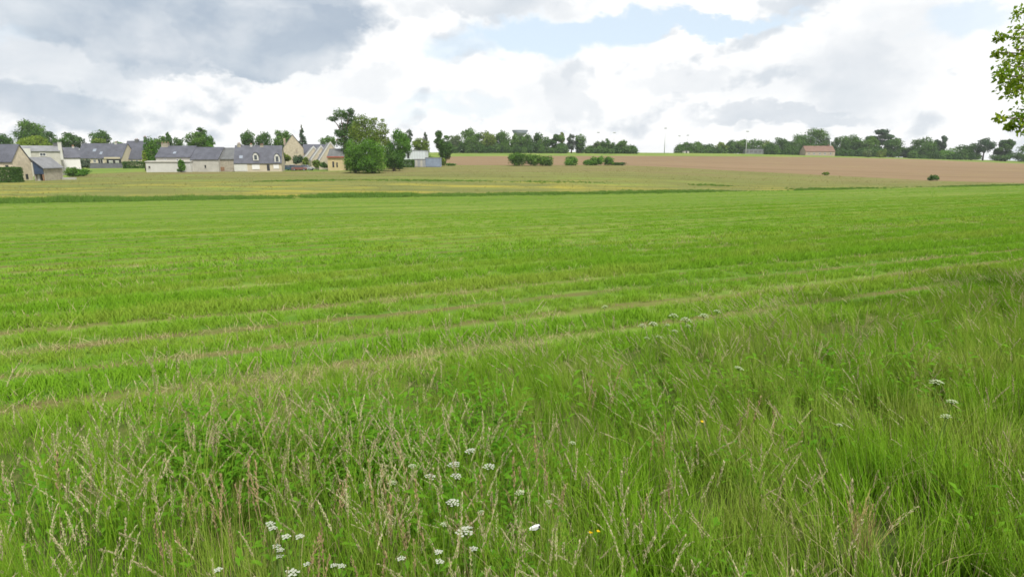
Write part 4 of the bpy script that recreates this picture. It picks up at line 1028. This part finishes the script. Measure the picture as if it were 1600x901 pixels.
m = MB(); a = at(97, 279, 126); b = at(117, 279, 126); g0 = float(gz((a.x + b.x) / 2, 126)); m.box(a.x, b.x, 126, 126.5, g0 - .4, g0 + .42)
tag(m.build('low_wall', GREYW), 'short pale low wall at meadow edge beside the stone shed', 'wall')

# long farm row
h = House('farmhouse', 'old farmhouse with end chimney and slate roof, first of the long row', 243, 297.6, 229, 245.5, 267.5, 168.4, 7.5, GREYW, SLATE)
h.chimney(246, 223.5, 10, STONE2, None, None, 3); h.skylight(269, 239.8, 4.5, 3); h.win(258, 248.5, 2.6, 4); h.win(277, 250, 3, 4)
h = House('white_lean_to', 'low white walled lean to with tiny dark window at row end', 227, 297, 252.6, 253.2, 267.8, 166.4, 1.7, WHITE, GREYW, 'lean-to', mono=True)
h.win(233.5, 261.3, 3.6, 3.8, DARK, GREYW)
h = House('barn', 'pale rendered barn with one small dark opening in farm row', 297.9, 340.6, 231, 249, 267.5, 167.6, 8, GREYW, SLATE)
h.win(321, 260.3, 3.6, 5.5, DARK, GREYW); h.part('drainpipe', METALG, 298.6, 299.6, 249.5, 267, -.14, -.02)
h = House('stone_barn', 'tan stone barn joining the pale barn and the dormer house', 340.9, 368, 232, 248.5, 267.5, 168.6, 7.5, STONE2, SLATE2)
h.part('door', TAN, 344.5, 350.5, 261, 267, -.05, .02)
h = House('dormer_house', 'slate roofed house with two white dormers at the end of farm row', 368.3, 437.5, 228.5, 254.5, 267.5, 167.6, 7.5, CREAM, SLATE, yaw=.22)
h.part('white_panel', WHITE, 369, 387, 255.5, 267.3, -.08, -.003); h.win(400, 260.5, 11, 7.5, WPAINT, WPAINT); h.door(418, 257, 266.8, 4.2); h.win(430, 260.5, 8, 6, WPAINT, WPAINT)
h.skylight(377, 246.5, 5, 4.2); h.dormer(398.8, 238.5, 251, 8); h.dormer(430.5, 240, 254, 8); h.chimney(371, 224.5, 5, STONE2); h.chimney(389, 226, 3.5, WHITE); h.chimney(405, 226.5, 5, STONE2)

h = House('cream_house', 'tall cream house with steep plain gable facing the meadow', 443.5, 473, 210.5, 231, 256, 198, 9, STONE, SLATE, gable=True, over=.12, yaw=.36)
h.win(463, 236, 3, 4.5, PINK, STONE2); h.chimney(446, 226, 3, PINK, 5)
h = House('slate_house', 'low house with wide dark slate roof behind the terrace', 470, 506, 226.5, 239.5, 258, 206, 7, CREAM, SLATE)
h.win(487, 244, 3, 4); h.win(496, 244, 3, 4)
def terrace(u0, u1, vt, ve, Y, lab, yaw):
    h = House('terrace_house', lab, u0, u1, vt, ve, 262, Y, 7.5, CREAM, SLATE3, gable=True, over=.1, group='stepped terrace houses', yaw=yaw)
    m = MB(); W_ = h.W
    for sg in (-1, 1):
        q = [(sg * (W_ + .12), h.ze - .1), (0, h.zr + .05), (0, h.zr + .6), (sg * (W_ + .12), h.ze + .45)]
        if sg > 0: q = q[::-1]
        m.add([(x, -.16, z) for x, z in q] + [(x, .24, z) for x, z in q], [(0, 1, 2, 3), (7, 6, 5, 4), (0, 4, 5, 1), (1, 5, 6, 2), (2, 6, 7, 3), (3, 7, 4, 0)])
    m.build('parapet', WHITE, h.root); return h
h = terrace(476, 506, 231, 249, 192, 'rearmost terrace house with pale parapet gable', .42); h.win(492, 245, 3, 3.5)
h = terrace(487, 519, 230, 251, 186, 'middle terrace house with pale parapet and dark window', .42); h.win(500, 242, 3.4, 3.4, DARK)
h = terrace(499, 537, 224, 253, 180, 'nearest and highest terrace house with long pale parapet', .42); h.win(519, 238, 4, 4, DARK); h.chimney(529, 219, 2.4, METALG, 4)
h = House('yellow_house', 'small yellow house with red fascia and grey roof by big trees', 511.5, 537, 233.5, 245.8, 262, 170, 6, YELLOW, SLATE2)
h.part('fascia', REDW, 511, 537.5, 244.3, 246.4, -.34, -.24); h.door(520.5, 252.5, 261.5, 2.8); h.door(526.5, 254, 261.5, 2.2); 

# flat roofed buildings beyond the big trees
def flat(name, label, u0, u1, v0, v1, Y, D, wall, coping, cat):
    a = at(u0, v1, Y); b = at(u1, v0, Y); xc = (a.x + b.x) / 2; g0 = float(gz(xc, Y)); root = empty(name, (xc, Y, g0), label, cat); W_ = (b.x - a.x) / 2; H = b.z - g0
    m = MB(); m.box(-W_, W_, 0, D, -.8, H); m.build('wall', wall, root)
    m = MB(); m.box(-W_ - .08, W_ + .08, -.08, D + .08, H + .003, H + .2); m.build('roof', coping, root)
    return root, xc, g0, W_, H
WMETAL = solid('white_sheeting', (.52, .56, .58), .6, .06, .5)
r0, xc, g0, W_, H = flat('white_building', 'white flat roofed building with a dark doorway behind the hedge', 619, 664, 236, 250, 204, 8, WMETAL, METALG, 'building')
m = MB(); a = at(638, 246, 204); m.box(a.x - xc - .35, a.x - xc + .35, -.06, -.003, a.z - g0 - .3, a.z - g0 + 1.5); m.build('door', DARK, r0)
for u in np.arange(644, 664, 4.0):
    m = MB(); a = at(u, 246, 204); m.box(a.x - xc - .03, a.x - xc + .03, -.04, -.003, H - 3.0, H - .02); m.build('panel_joint', METALG, r0)
r0, xc, g0, W_, H = flat('grey_shed', 'pale grey metal shed below the white flat roofed building', 645, 664.2, 249.6, 261, 194, 5, METALG, SLATE3, 'shed')
for i in range(5): m = MB(); x_ = -W_ + (i + .5) * 2 * W_ / 5; m.box(x_ - W_ / 5 + .06, x_ + W_ / 5 - .06, -.06, -.003, .1, H - .15); m.build('panel', GREYW if i % 2 else METALG, r0)
r0, xc, g0, W_, H = flat('blue_shed', 'blue grey shed at the end of the village next to ploughed field', 664.6, 687, 247.2, 261, 195, 5, BLUEG, SLATE3, 'shed')
for i in range(2): m = MB(); x_ = -W_ / 2 + i * W_; m.box(x_ - W_ / 2 + .1, x_ + W_ / 2 - .1, -.06, -.003, .15, H - .25); m.build('door', BLUEG, r0)
r0, xc, g0, W_, H = flat('hall', 'long low grey flat roofed hall in front of hilltop trees', 1164, 1204, 233.5, 241, 455, 9, SLATE3, CONC, 'building')
for i in range(6): m = MB(); x_ = -W_ + (i + .5) * 2 * W_ / 6; m.box(x_ - W_ / 9, x_ + W_ / 9, -.05, -.003, 1.0, H - .8); m.build('window', SLATE2, r0)
h = House('orange_roofed_house', 'long pink walled house with orange tiled roof on the skyline', 1259, 1305, 228.5, 236.8, 245, 428, 9, PINK, ORANGE, group=None)
for u in (1264, 1272, 1281, 1289, 1298): h.win(u, 240, 2.4, 3, GLASSM)
h.chimney(1300, 226.5, 2.2, ORANGE)
r0, xc, g0, W_, H = flat('white_hut', 'tiny pale hut on the skyline at the foot of a mast', 1068, 1077, 236.3, 241, 452, 4, GREYW, SLATE3, 'hut')
m = MB(); m.box(-.5, .5, -.05, -.003, 0, 2.0); m.build('door', DARK, r0)

# water tower
Y = 620; c = at(812.5, 207, Y); g0 = float(gz(c.x, Y)); root = empty('water_tower', (c.x, Y, g0), 'grey concrete water tower with flared flat top above the hill trees', 'water tower')
k = Y / (F * 1.02); zt = at(812.5, 203.4, Y).z - g0; m = MB()
m.tube([(0, 0, -2), (0, 0, zt - 8.2 * k)], [4.6 * k, 4.2 * k], 24); m.build('shaft', CONC, root, True)
m = MB(); m.tube([(0, 0, zt - 8.4 * k), (0, 0, zt - 6 * k), (0, 0, zt - 1.6 * k)], [5.5 * k, 9.4 * k, 11.9 * k], 28); m.build('tank', CONC, root, True)
m = MB(); m.tube([(0, 0, zt - 1.6 * k), (0, 0, zt)], [12.3 * k, 12.3 * k], 28); m.build('rim', CONC, root)
# floodlight masts
MASTM = solid('galvanised', (.52, .54, .56), .6, .06)
def mast(u, v0, v1, Y, lab):
    c = at(u, v1, Y); g0 = float(gz(c.x, Y)); H = at(u, v0, Y).z - g0; root = empty('floodlight_mast', (c.x, Y, g0), lab, 'floodlight', 'floodlight masts on the skyline')
    m = MB(); m.tube([(0, 0, -.5), (0, 0, H * .5), (0, 0, H)], [.30, .22, .14], 8); m.build('pole', MASTM, root, True)
    m = MB(); m.box(-1.0, 1.0, -.10, .10, H - .1, H + .1); m.build('crossbar', MASTM, root)
    for i in range(4):
        m = MB(); x_ = -.78 + i * .52; m.add([(x_ - .22, -.3, H + .12), (x_ + .22, -.3, H + .12), (x_ + .16, .12, H + .12), (x_ - .16, .12, H + .12), (x_ - .22, -.42, H + .55), (x_ + .22, -.42, H + .55), (x_ + .16, .05, H + .5), (x_ - .16, .05, H + .5)],
              [(0, 3, 2, 1), (4, 5, 6, 7), (0, 1, 5, 4), (1, 2, 6, 5), (2, 3, 7, 6), (3, 0, 4, 7)]); m.build('lamp', MASTM, root)
mast(934, 207.5, 238, 470, 'thin floodlight mast above the pale tree of low hill group')
mast(959, 208, 238, 475, 'thin floodlight mast behind the short dark hill tree')
mast(1038, 201, 239, 440, 'tallest floodlight mast standing alone on the open skyline')
mast(1060, 213, 240, 520, 'shorter distant floodlight mast where the low trees begin')
mast(1073, 212, 240, 500, 'distant floodlight mast rising from the tiny pale hut')
mast(1165, 206, 242, 440, 'floodlight mast in front of the hilltop belt near the grey hall')

# parked cars by the dormer house
TYRE = solid('tyre', (.025, .025, .025), .9, .1); CARG = solid('car_glass', (.05, .06, .075), .1, .1, .5, 0, 0, .6)
def car(u, Y, paint, rz, lab):
    c = at(u, 262, Y); root = empty('parked_car', (c.x, Y, float(gz(c.x, Y))), lab, 'car', 'cars parked by the dormer house', rz)
    m = MB(); A = [(-2.05, .28), (2.05, .28), (2.1, .62), (1.95, .82), (1.0, .93), (-1.34, .95), (-2.08, .80)]; k = len(A)
    m.add([(x, -.84, z) for x, z in A] + [(x, .84, z) for x, z in A], [tuple(range(k)), tuple(range(k, 2 * k))[::-1]] + [(i, k + i, k + (i + 1) % k, (i + 1) % k) for i in range(k)]); b = m.build('body', paint, root)
    m = MB(); A = [(1.05, .935), (.35, 1.42), (-1.05, 1.45), (-1.72, .955)]; k = 4
    m.add([(x, -.76 + (.12 if z > 1 else 0), z) for x, z in A] + [(x, .76 - (.12 if z > 1 else 0), z) for x, z in A], [tuple(range(k)), tuple(range(k, 2 * k))[::-1]] + [(i, k + i, k + (i + 1) % k, (i + 1) % k) for i in range(k)]); m.build('windows', CARG, root)
    m = MB(); m.box(-1.02, .34, -.63, .63, 1.455, 1.50); m.build('roof', paint, root)
    for x in (-1.3, 1.3):
        for y in (-.80, .80):
            m = MB(); m.tube([(x, y - .1, .31), (x, y + .1, .31)], [.31, .31], 14); wh = m.build('wheel', TYRE, root)
            m = MB(); sg = -1 if y < 0 else 1; m.tube([(x, y + sg * .09, .31), (x, y + sg * .115, .31)], [.19, .17], 12); m.build('rim', METALG, wh)
car(449, 176, solid('teal_paint', (.035, .075, .095), .35, .05), .25, 'dark teal car parked next to the dormer house')
car(459, 178, solid('silver_blue_paint', (.30, .34, .42), .35, .05), -.2, 'silver blue car in the middle of the parked group')
car(468, 174.5, solid('red_paint', (.17, .075, .065), .35, .05), .15, 'reddish car between silver blue and grey parked cars')
car(478.5, 175.5, solid('grey_paint', (.36, .37, .39), .35, .05), -.1, 'pale grey car at the end of the parked group')
#PART3

# ------------------------------------------------------------------ overhanging tree at the field corner
KT = 8.5 / 14.5; Y = 8.5; root = empty('overhanging_tree', (11.6, Y, float(gz(11.6, Y))), 'near leafy tree whose sunlit branch hangs into the sky at the frame edge', 'tree'); g0 = root.location.z
M_NEAR = leafmat('near_leaf', (.105, .205, .018), (.290, .360, .040), None, .5, None, .15, .5, .3)
lob = []
def L_(u, v, Y_, r_): 
    p = at(u, v, Y_ * KT); lob.append((np.array([p.x - 11.6, p.y - Y, p.z - g0]), r_ * KT))
for a in [(1596, 46, 14.2, .26), (1590, 78, 14.4, .30), (1583, 104, 14.3, .34), (1578, 124, 14.5, .33), (1596, 100, 14.8, .5), (1592, 140, 14.3, .30), (1576, 136, 14.6, .20), (1564, 118, 14.2, .15), (1561, 58, 14.5, .10), (1558, 82, 14.4, .09),
          (1599, 172, 14.5, .26), (1592, 186, 14.4, .18), (1603, 200, 14.3, .18), (1562, 184, 14.3, .09), (1578, 198, 14.5, .07), (1595, 20, 14.6, .17), (1622, 60, 14.7, .4), (1630, 120, 14.4, .45), (1630, 185, 14.6, .4)]: L_(*a)
for _ in range(34):
    th = rt.uniform(0, 6.28); f = rt.uniform(-.7, 1); q = rt.uniform(.3, .85)
    lob.append((np.array([math.cos(th) * 1.9 * q + .8, math.sin(th) * 2.1 * q, 6.0 + f * 1.5]), rt.uniform(.4, .7)))
V = []; Fq = []; T = []
for c, r_ in lob:
    n = int(36 + 370 * (r_ / KT) ** 1.6)
    tl = rt.uniform(.15, .75)
    for _ in range(n):
        d = rt.normal(0, 1, 3); d /= np.linalg.norm(d); p = c + d * r_ * rt.uniform(.1, 1.15) ** .6 * np.array([1, 1, .85])
        ax = rt.normal(0, 1, 3) + d * .8 + np.array([0, 0, -.5]); ax /= np.linalg.norm(ax); sd = np.cross(ax, rt.normal(0, 1, 3)); sd /= np.linalg.norm(sd); nr = np.cross(ax, sd)
        L = rt.uniform(.042, .078); w_ = L * .30; b = len(V); t_ = min(1, max(0, rt.normal(tl, .25)))
        V += [p, p + ax * L * .45 + sd * w_ + nr * .01, p + ax * L, p + ax * L * .45 - sd * w_ + nr * .01]; T += [t_] * 4; Fq.append((b, b + 1, b + 2, b + 3))
link('crown', mesh_np('crown', np.array(V), np.array(Fq), False, None, T), M_NEAR, root)
m = MB(); m.tube([(0, 0, -.3), (.05, 0, 1.0), (-.08, .05, 2.4), (.05, 0, 4.0), (0, 0, 6.0)], [.28, .20, .17, .12, .04], 12); m.build('trunk', M_BARK, root, True)
for i, (c, r_) in enumerate(lob[:19] + lob[19:45]):
    z0 = max(1.6, min(4.8, c[2] - .5)); m = MB(); mid = np.array([c[0] * .55, c[1] * .55, (z0 + c[2]) / 2 + .15])
    m.tube([(0, 0, z0), mid, c, c + np.array([-.25 * r_, 0, .1 * r_])], [.035, .02, .008, .003], 6); m.build('branch', M_BARK, root, True)

# ------------------------------------------------------------------ wild flowers
M_STALK = leafmat('flower_stalk', (.10, .17, .03), (.15, .22, .05), None, .2)
M_PETAL = leafmat('white_petal', (.37, .40, .32), (.53, .545, .47), None, .25, None, .5)
M_PETAL2 = leafmat('greenish_umbel', (.36, .42, .26), (.52, .57, .40), None, .25, None, .5)
M_YEL = leafmat('yellow_petal', (.62, .40, .015), (.75, .52, .03), None, .2)
rf = np.random.default_rng(41)
def umbel(u, v, px, h, lab, kind='umbel', group='white wild flowers in the verge', dome=.35, tiltx=0.0):
    p = place(u, v, h); g0 = float(gz(p.x, p.y)); H = p.z - g0; D = math.hypot(p.x, p.y); rad = px * D / F * .5
    root = empty({'umbel': 'umbel_flower', 'yarrow': 'yarrow', 'yellow': 'yellow_flower'}[kind], (p.x, p.y, g0), lab, 'flower', group)
    bx, by = rf.normal(0, .05, 2); m = MB()
    m.tube([(bx, by, -.02), (bx * .5, by * .5, H * .55), (0, 0, H - rad * .9)], [.0045, .004, .003], 5)
    st = m.build('stem', M_STALK, root)
    heads = MB(); nray = 19 if kind == 'umbel' else 10
    if kind == 'yellow': nray = 1
    rays = MB(); tilt = tiltx + rf.normal(0, .12); 
    pts = []
    for i in range(nray):
        q = math.sqrt((i + .5) / nray) if nray > 1 else 0; a = i * 2.4 + rf.uniform(-.2, .2); x_, y_ = q * rad * math.cos(a), q * rad * math.sin(a); z_ = H - dome * rad * q * q + tilt * x_
        rays.tube([(0, 0, H - rad * .9), (x_ * .75, y_ * .75, z_ - rad * .2), (x_, y_, z_)], [.0013, .001, .0008], 3, 0, False)
        pts.append((x_, y_, z_))
    if nray > 1: rays.build('ray', M_STALK, st)
    fr = rad * (.19 if kind == 'umbel' else .30) if kind != 'yellow' else rad
    for (x_, y_, z_) in pts:
        nf = 7 if px > 12 else 5
        for j in range(nf):
            a = j * 6.283 / nf + rf.uniform(0, 1); k = fr * .62 if j else 0; s_ = fr * rf.uniform(.40, .55); cx, cy, cz_ = x_ + k * math.cos(a), y_ + k * math.sin(a), z_ + rf.uniform(0, .2) * fr; b = len(heads.v)
            n5 = 6; ring = [(cx + s_ * math.cos(t_ * 1.047), cy + s_ * math.sin(t_ * 1.047), cz_ + rf.normal(0, .10) * s_) for t_ in range(n5)]
            heads.add([(cx, cy, cz_ + s_ * .35)] + ring, [(0, 1 + t_, 1 + (t_ + 1) % n5) for t_ in range(n5)])
    heads.build('flower_head', {'umbel': M_PETAL if px > 17 else M_PETAL2, 'yarrow': M_PETAL, 'yellow': M_YEL}[kind], root)
    return root
G1 = 'pale umbels at the field edge'
L1 = 'small pale umbel in the loose drift along the edge of mown field'
for (u, v, px, h, lab) in [(1004, 506, 13, .62, 'outermost pale umbel at the start of the drift by field edge'), (1021, 503, 14, .64, 'pale umbel second in the drift, close to the outermost one'), (1053, 490, 14, .66, 'domed pale umbel rising above middle of the drift'), (1072, 496, 16, .64, 'broadest pale umbel in the middle of the drift'),
                          (1100, 490, 15, .66, 'bright flat umbel near the far end of the drift'), (1121, 484, 11, .68, 'highest small umbel ending the drift at the field edge'), (1043, 506, 8, .60, 'tiny umbel just below the domed one of the drift'), (1055, 515, 9, .60, 'tiny umbel lowest under the middle of the drift'), (1011, 526, 9, .60, 'faint low umbel straight below the outermost one'), (1030, 524, 10, .60, 'faint low umbel below the second one of the drift'), (1075, 507, 9, .6, 'tiny umbel under the broadest one of the drift'), (945, 477, 10, .45, 'lone faint umbel out in the mown grass before the drift')]:
    umbel(u, v, px, h, lab, group=G1, dome=.6)
G2 = 'white umbels in the verge below the picture centre'
for (u, v, px, h, lab) in [(709, 723, 20, .70, 'flat white umbel seen edge on among straw stems'), (735, 702, 18, .72, 'white umbel topmost in the loose cluster in tall grass'), (713, 741, 18, .66, 'greenish white umbel right under the flat edge on one'), (708, 782, 23, .66, 'large round white umbel showing its separate florets'),
                          (726, 826, 30, .66, 'largest white umbel, low in the tall grass'), (672, 742, 18, .64, 'pale umbel beside the greenish white umbel'), (613, 752, 15, .62, 'pale umbel half hidden among straw seed heads'), (644, 726, 13, .66, 'small white umbel over the half hidden pale one'),
                          (764, 726, 20, .68, 'loose ragged umbel right of the flat edge on umbel'), (694, 817, 13, .60, 'small umbel next to the largest umbel'), (812, 767, 16, .64, 'faint greenish umbel alone in open grass'), (752, 798, 10, .60, 'tiny faint umbel above the largest umbel'), (895, 690, 11, .62, 'small bright umbel apart from the cluster toward mown field'), (858, 782, 11, .6, 'tiny faint umbel past the greenish lone umbel')]:
    umbel(u, v, px, h, lab, group=G2)
for (u, v, px, lab) in [(422, 817, 14, 'upper yarrow head of the stacked pair'), (426, 824, 13, 'lower yarrow head of the stacked pair'), (447, 837, 14, 'flat yarrow head, first of two level ones'), (468, 837, 14, 'flat yarrow head, second of two level ones'), (432, 852, 12, 'topmost yarrow of the trio beneath the level pair'), (438, 858, 12, 'middle yarrow of the trio beneath the level pair'), (437, 868, 11, 'lowest yarrow of the trio beneath the level pair'),
                        (457, 893, 20, 'big yarrow head cut by the picture edge'), (480, 880, 12, 'small round yarrow near the big yarrow'), (522, 882, 12, 'yarrow next to a bent straw stem'), (534, 883, 13, 'slanting yarrow beside the bent straw stem'), (627, 871, 14, 'tilted lone yarrow deep in the grass'), (685, 861, 14, 'upper yarrow of the pair below the umbels'), (687, 876, 14, 'lower yarrow of the pair below the umbels'), (740, 856, 14, 'ragged yarrow under the largest umbel'), (340, 889, 13, 'single yarrow at the foot of the rusty sorrel')]:
    umbel(u, v, px, .50 + rf.uniform(-.03, .05), lab, 'yarrow', 'yarrow heads low in the verge', .15)
for (u, v, px, h, lab) in [(1463, 594, 16, .72, 'pale umbel in the tall grass far along the verge'), (1478, 648, 12, .7, 'faint pale umbel beneath the far verge umbel'), (1155, 573, 13, .66, 'small white umbel flat over brown seed heads'), (1312, 662, 8, .66, 'tiny white flower among long leaning grass'), (1488, 625, 12, .7, 'pale flat umbel close to the dark leaf clump')]:
    umbel(u, v, px, h, lab, group='pale umbels far along the verge')
for (u, v, lab) in [(923, 831, 'yellow buttercup, first of the low pair'), (935, 829, 'yellow buttercup, second of the low pair'), (1098, 658, 'small yellow flower among the leaning stems')]:
    umbel(u, v, 7, .52, lab, 'yellow', 'yellow flowers in the verge', 0)

# white butterfly resting on the grass
p = place(836, 825, .62); root = empty('butterfly', p, 'white butterfly with dark wing tips resting among the grass stems', 'butterfly'); k = math.hypot(p.x, p.y) / F
WING = solid('wing', (.74, .75, .73), .8, .05); INK = solid('wing_tip', (.03, .03, .035), .8, .1)
for sg in (-1, 1):
    m = MB(); pts = [(-.012, 0, .002), (.006, 0, .0), (.026, sg * .006, .020), (.022, sg * .007, .027), (.004, sg * .006, .024), (-.016, sg * .005, .014), (-.024, sg * .004, .004)]
    pts = [(x_ * 1.1 - .004, y_ + sg * .002, z_ * 1.1 - .01) for x_, y_, z_ in pts]; n_ = len(pts)
    m.add(pts + [(x_, y_ + sg * .0006, z_) for x_, y_, z_ in pts], [tuple(range(n_)), tuple(range(n_, 2 * n_))[::-1]] + [(i, n_ + i, n_ + (i + 1) % n_, (i + 1) % n_) for i in range(n_)]); wg = m.build('wing', WING, root)
    m = MB(); y_ = sg * .0095; m.add([(.018, y_ - .001, .010), (.027, y_, .013), (.025, y_, .022), (.017, y_, .021), (.018, y_ + .001, .010), (.027, y_ + .001, .013), (.025, y_ + .001, .022), (.017, y_ + .001, .021)], [(0, 1, 2, 3), (7, 6, 5, 4), (0, 4, 5, 1), (1, 5, 6, 2), (2, 6, 7, 3), (3, 7, 4, 0)]); m.build('wing_tip', INK, wg)
m = MB(); m.tube([(-.016, 0, -.012), (-.006, 0, -.010), (.006, 0, -.009), (.014, 0, -.006), (.018, 0, -.005)], [.001, .0022, .0026, .0024, .001], 8); bo = m.build('body', INK, root, True)
m = MB(); m.tube([(.017, .001, -.004), (.026, .006, .004)], [.0003, .0004], 4); m.tube([(.017, -.001, -.004), (.026, -.006, .004)], [.0003, .0004], 4); m.build('antennae', INK, bo)

# dry tan tuft and a bent dry head
p = place(1357, 790, .45); o_ = blades(rf, 80, .06, .28, .46, .005, .22, .3, 4); M_DRY = leafmat('dry_tuft', (.32, .25, .10), (.44, .36, .17), None, .2)
hd = []
for _ in range(26):
    s_ = seedstem(rf, rf.uniform(.40, .52), rf.uniform(.05, .3), rf.uniform(0, 6.28), rf.uniform(.08, .13), .007, 24); hd.append(shift(s_, rf.normal(0, .05), rf.normal(0, .05), 0))
V, Fq, T, M_ = merge([o_] + hd)
o = link('dry_grass_tuft', mesh_np('dry_grass_tuft', V, Fq, False, None, T), M_DRY); o.location = ground_pt(p.x, p.y); tag(o, 'golden tan tuft of dry grass standing out in the green verge', 'dry grass')
p = place(1425, 830, .42); s_ = seedstem(rf, .62, .62, .35, .20, .009, 48, .004); V, Fq, T, M_ = s_
o = link('bent_grass_stem', mesh_np('bent_grass_stem', V, Fq, False, M_, T), [M_STALK, M_HEAD]); o.location = ground_pt(p.x - .25, p.y); tag(o, 'single pale dry seed head bent sideways next to the tan tuft', 'grass stem')

# ------------------------------------------------------------------ air: pale haze in one closed box round everything inside
HB = MB(); zmin_ = float(ZT.min()); HB.box(-5900, 5900, -2500, 2600, zmin_ - 2.0, 31)
hz = HB.build('haze', [], None); hm = bpy.data.materials.new('haze'); hm.use_nodes = True; ht = NT(hm.node_tree); ht.n.clear()
hv = ht.new('ShaderNodeVolumePrincipled'); hv.inputs['Color'].default_value = (.90, .94, 1.0, 1); hv.inputs['Density'].default_value = .00015; hv.inputs['Anisotropy'].default_value = .2
ht.l.new(hv.outputs[0], ht.new('ShaderNodeOutputMaterial').inputs['Volume']); hz.data.materials.append(hm); tag(hz, 'thin pale haze lying over the far fields and village', kind='stuff')
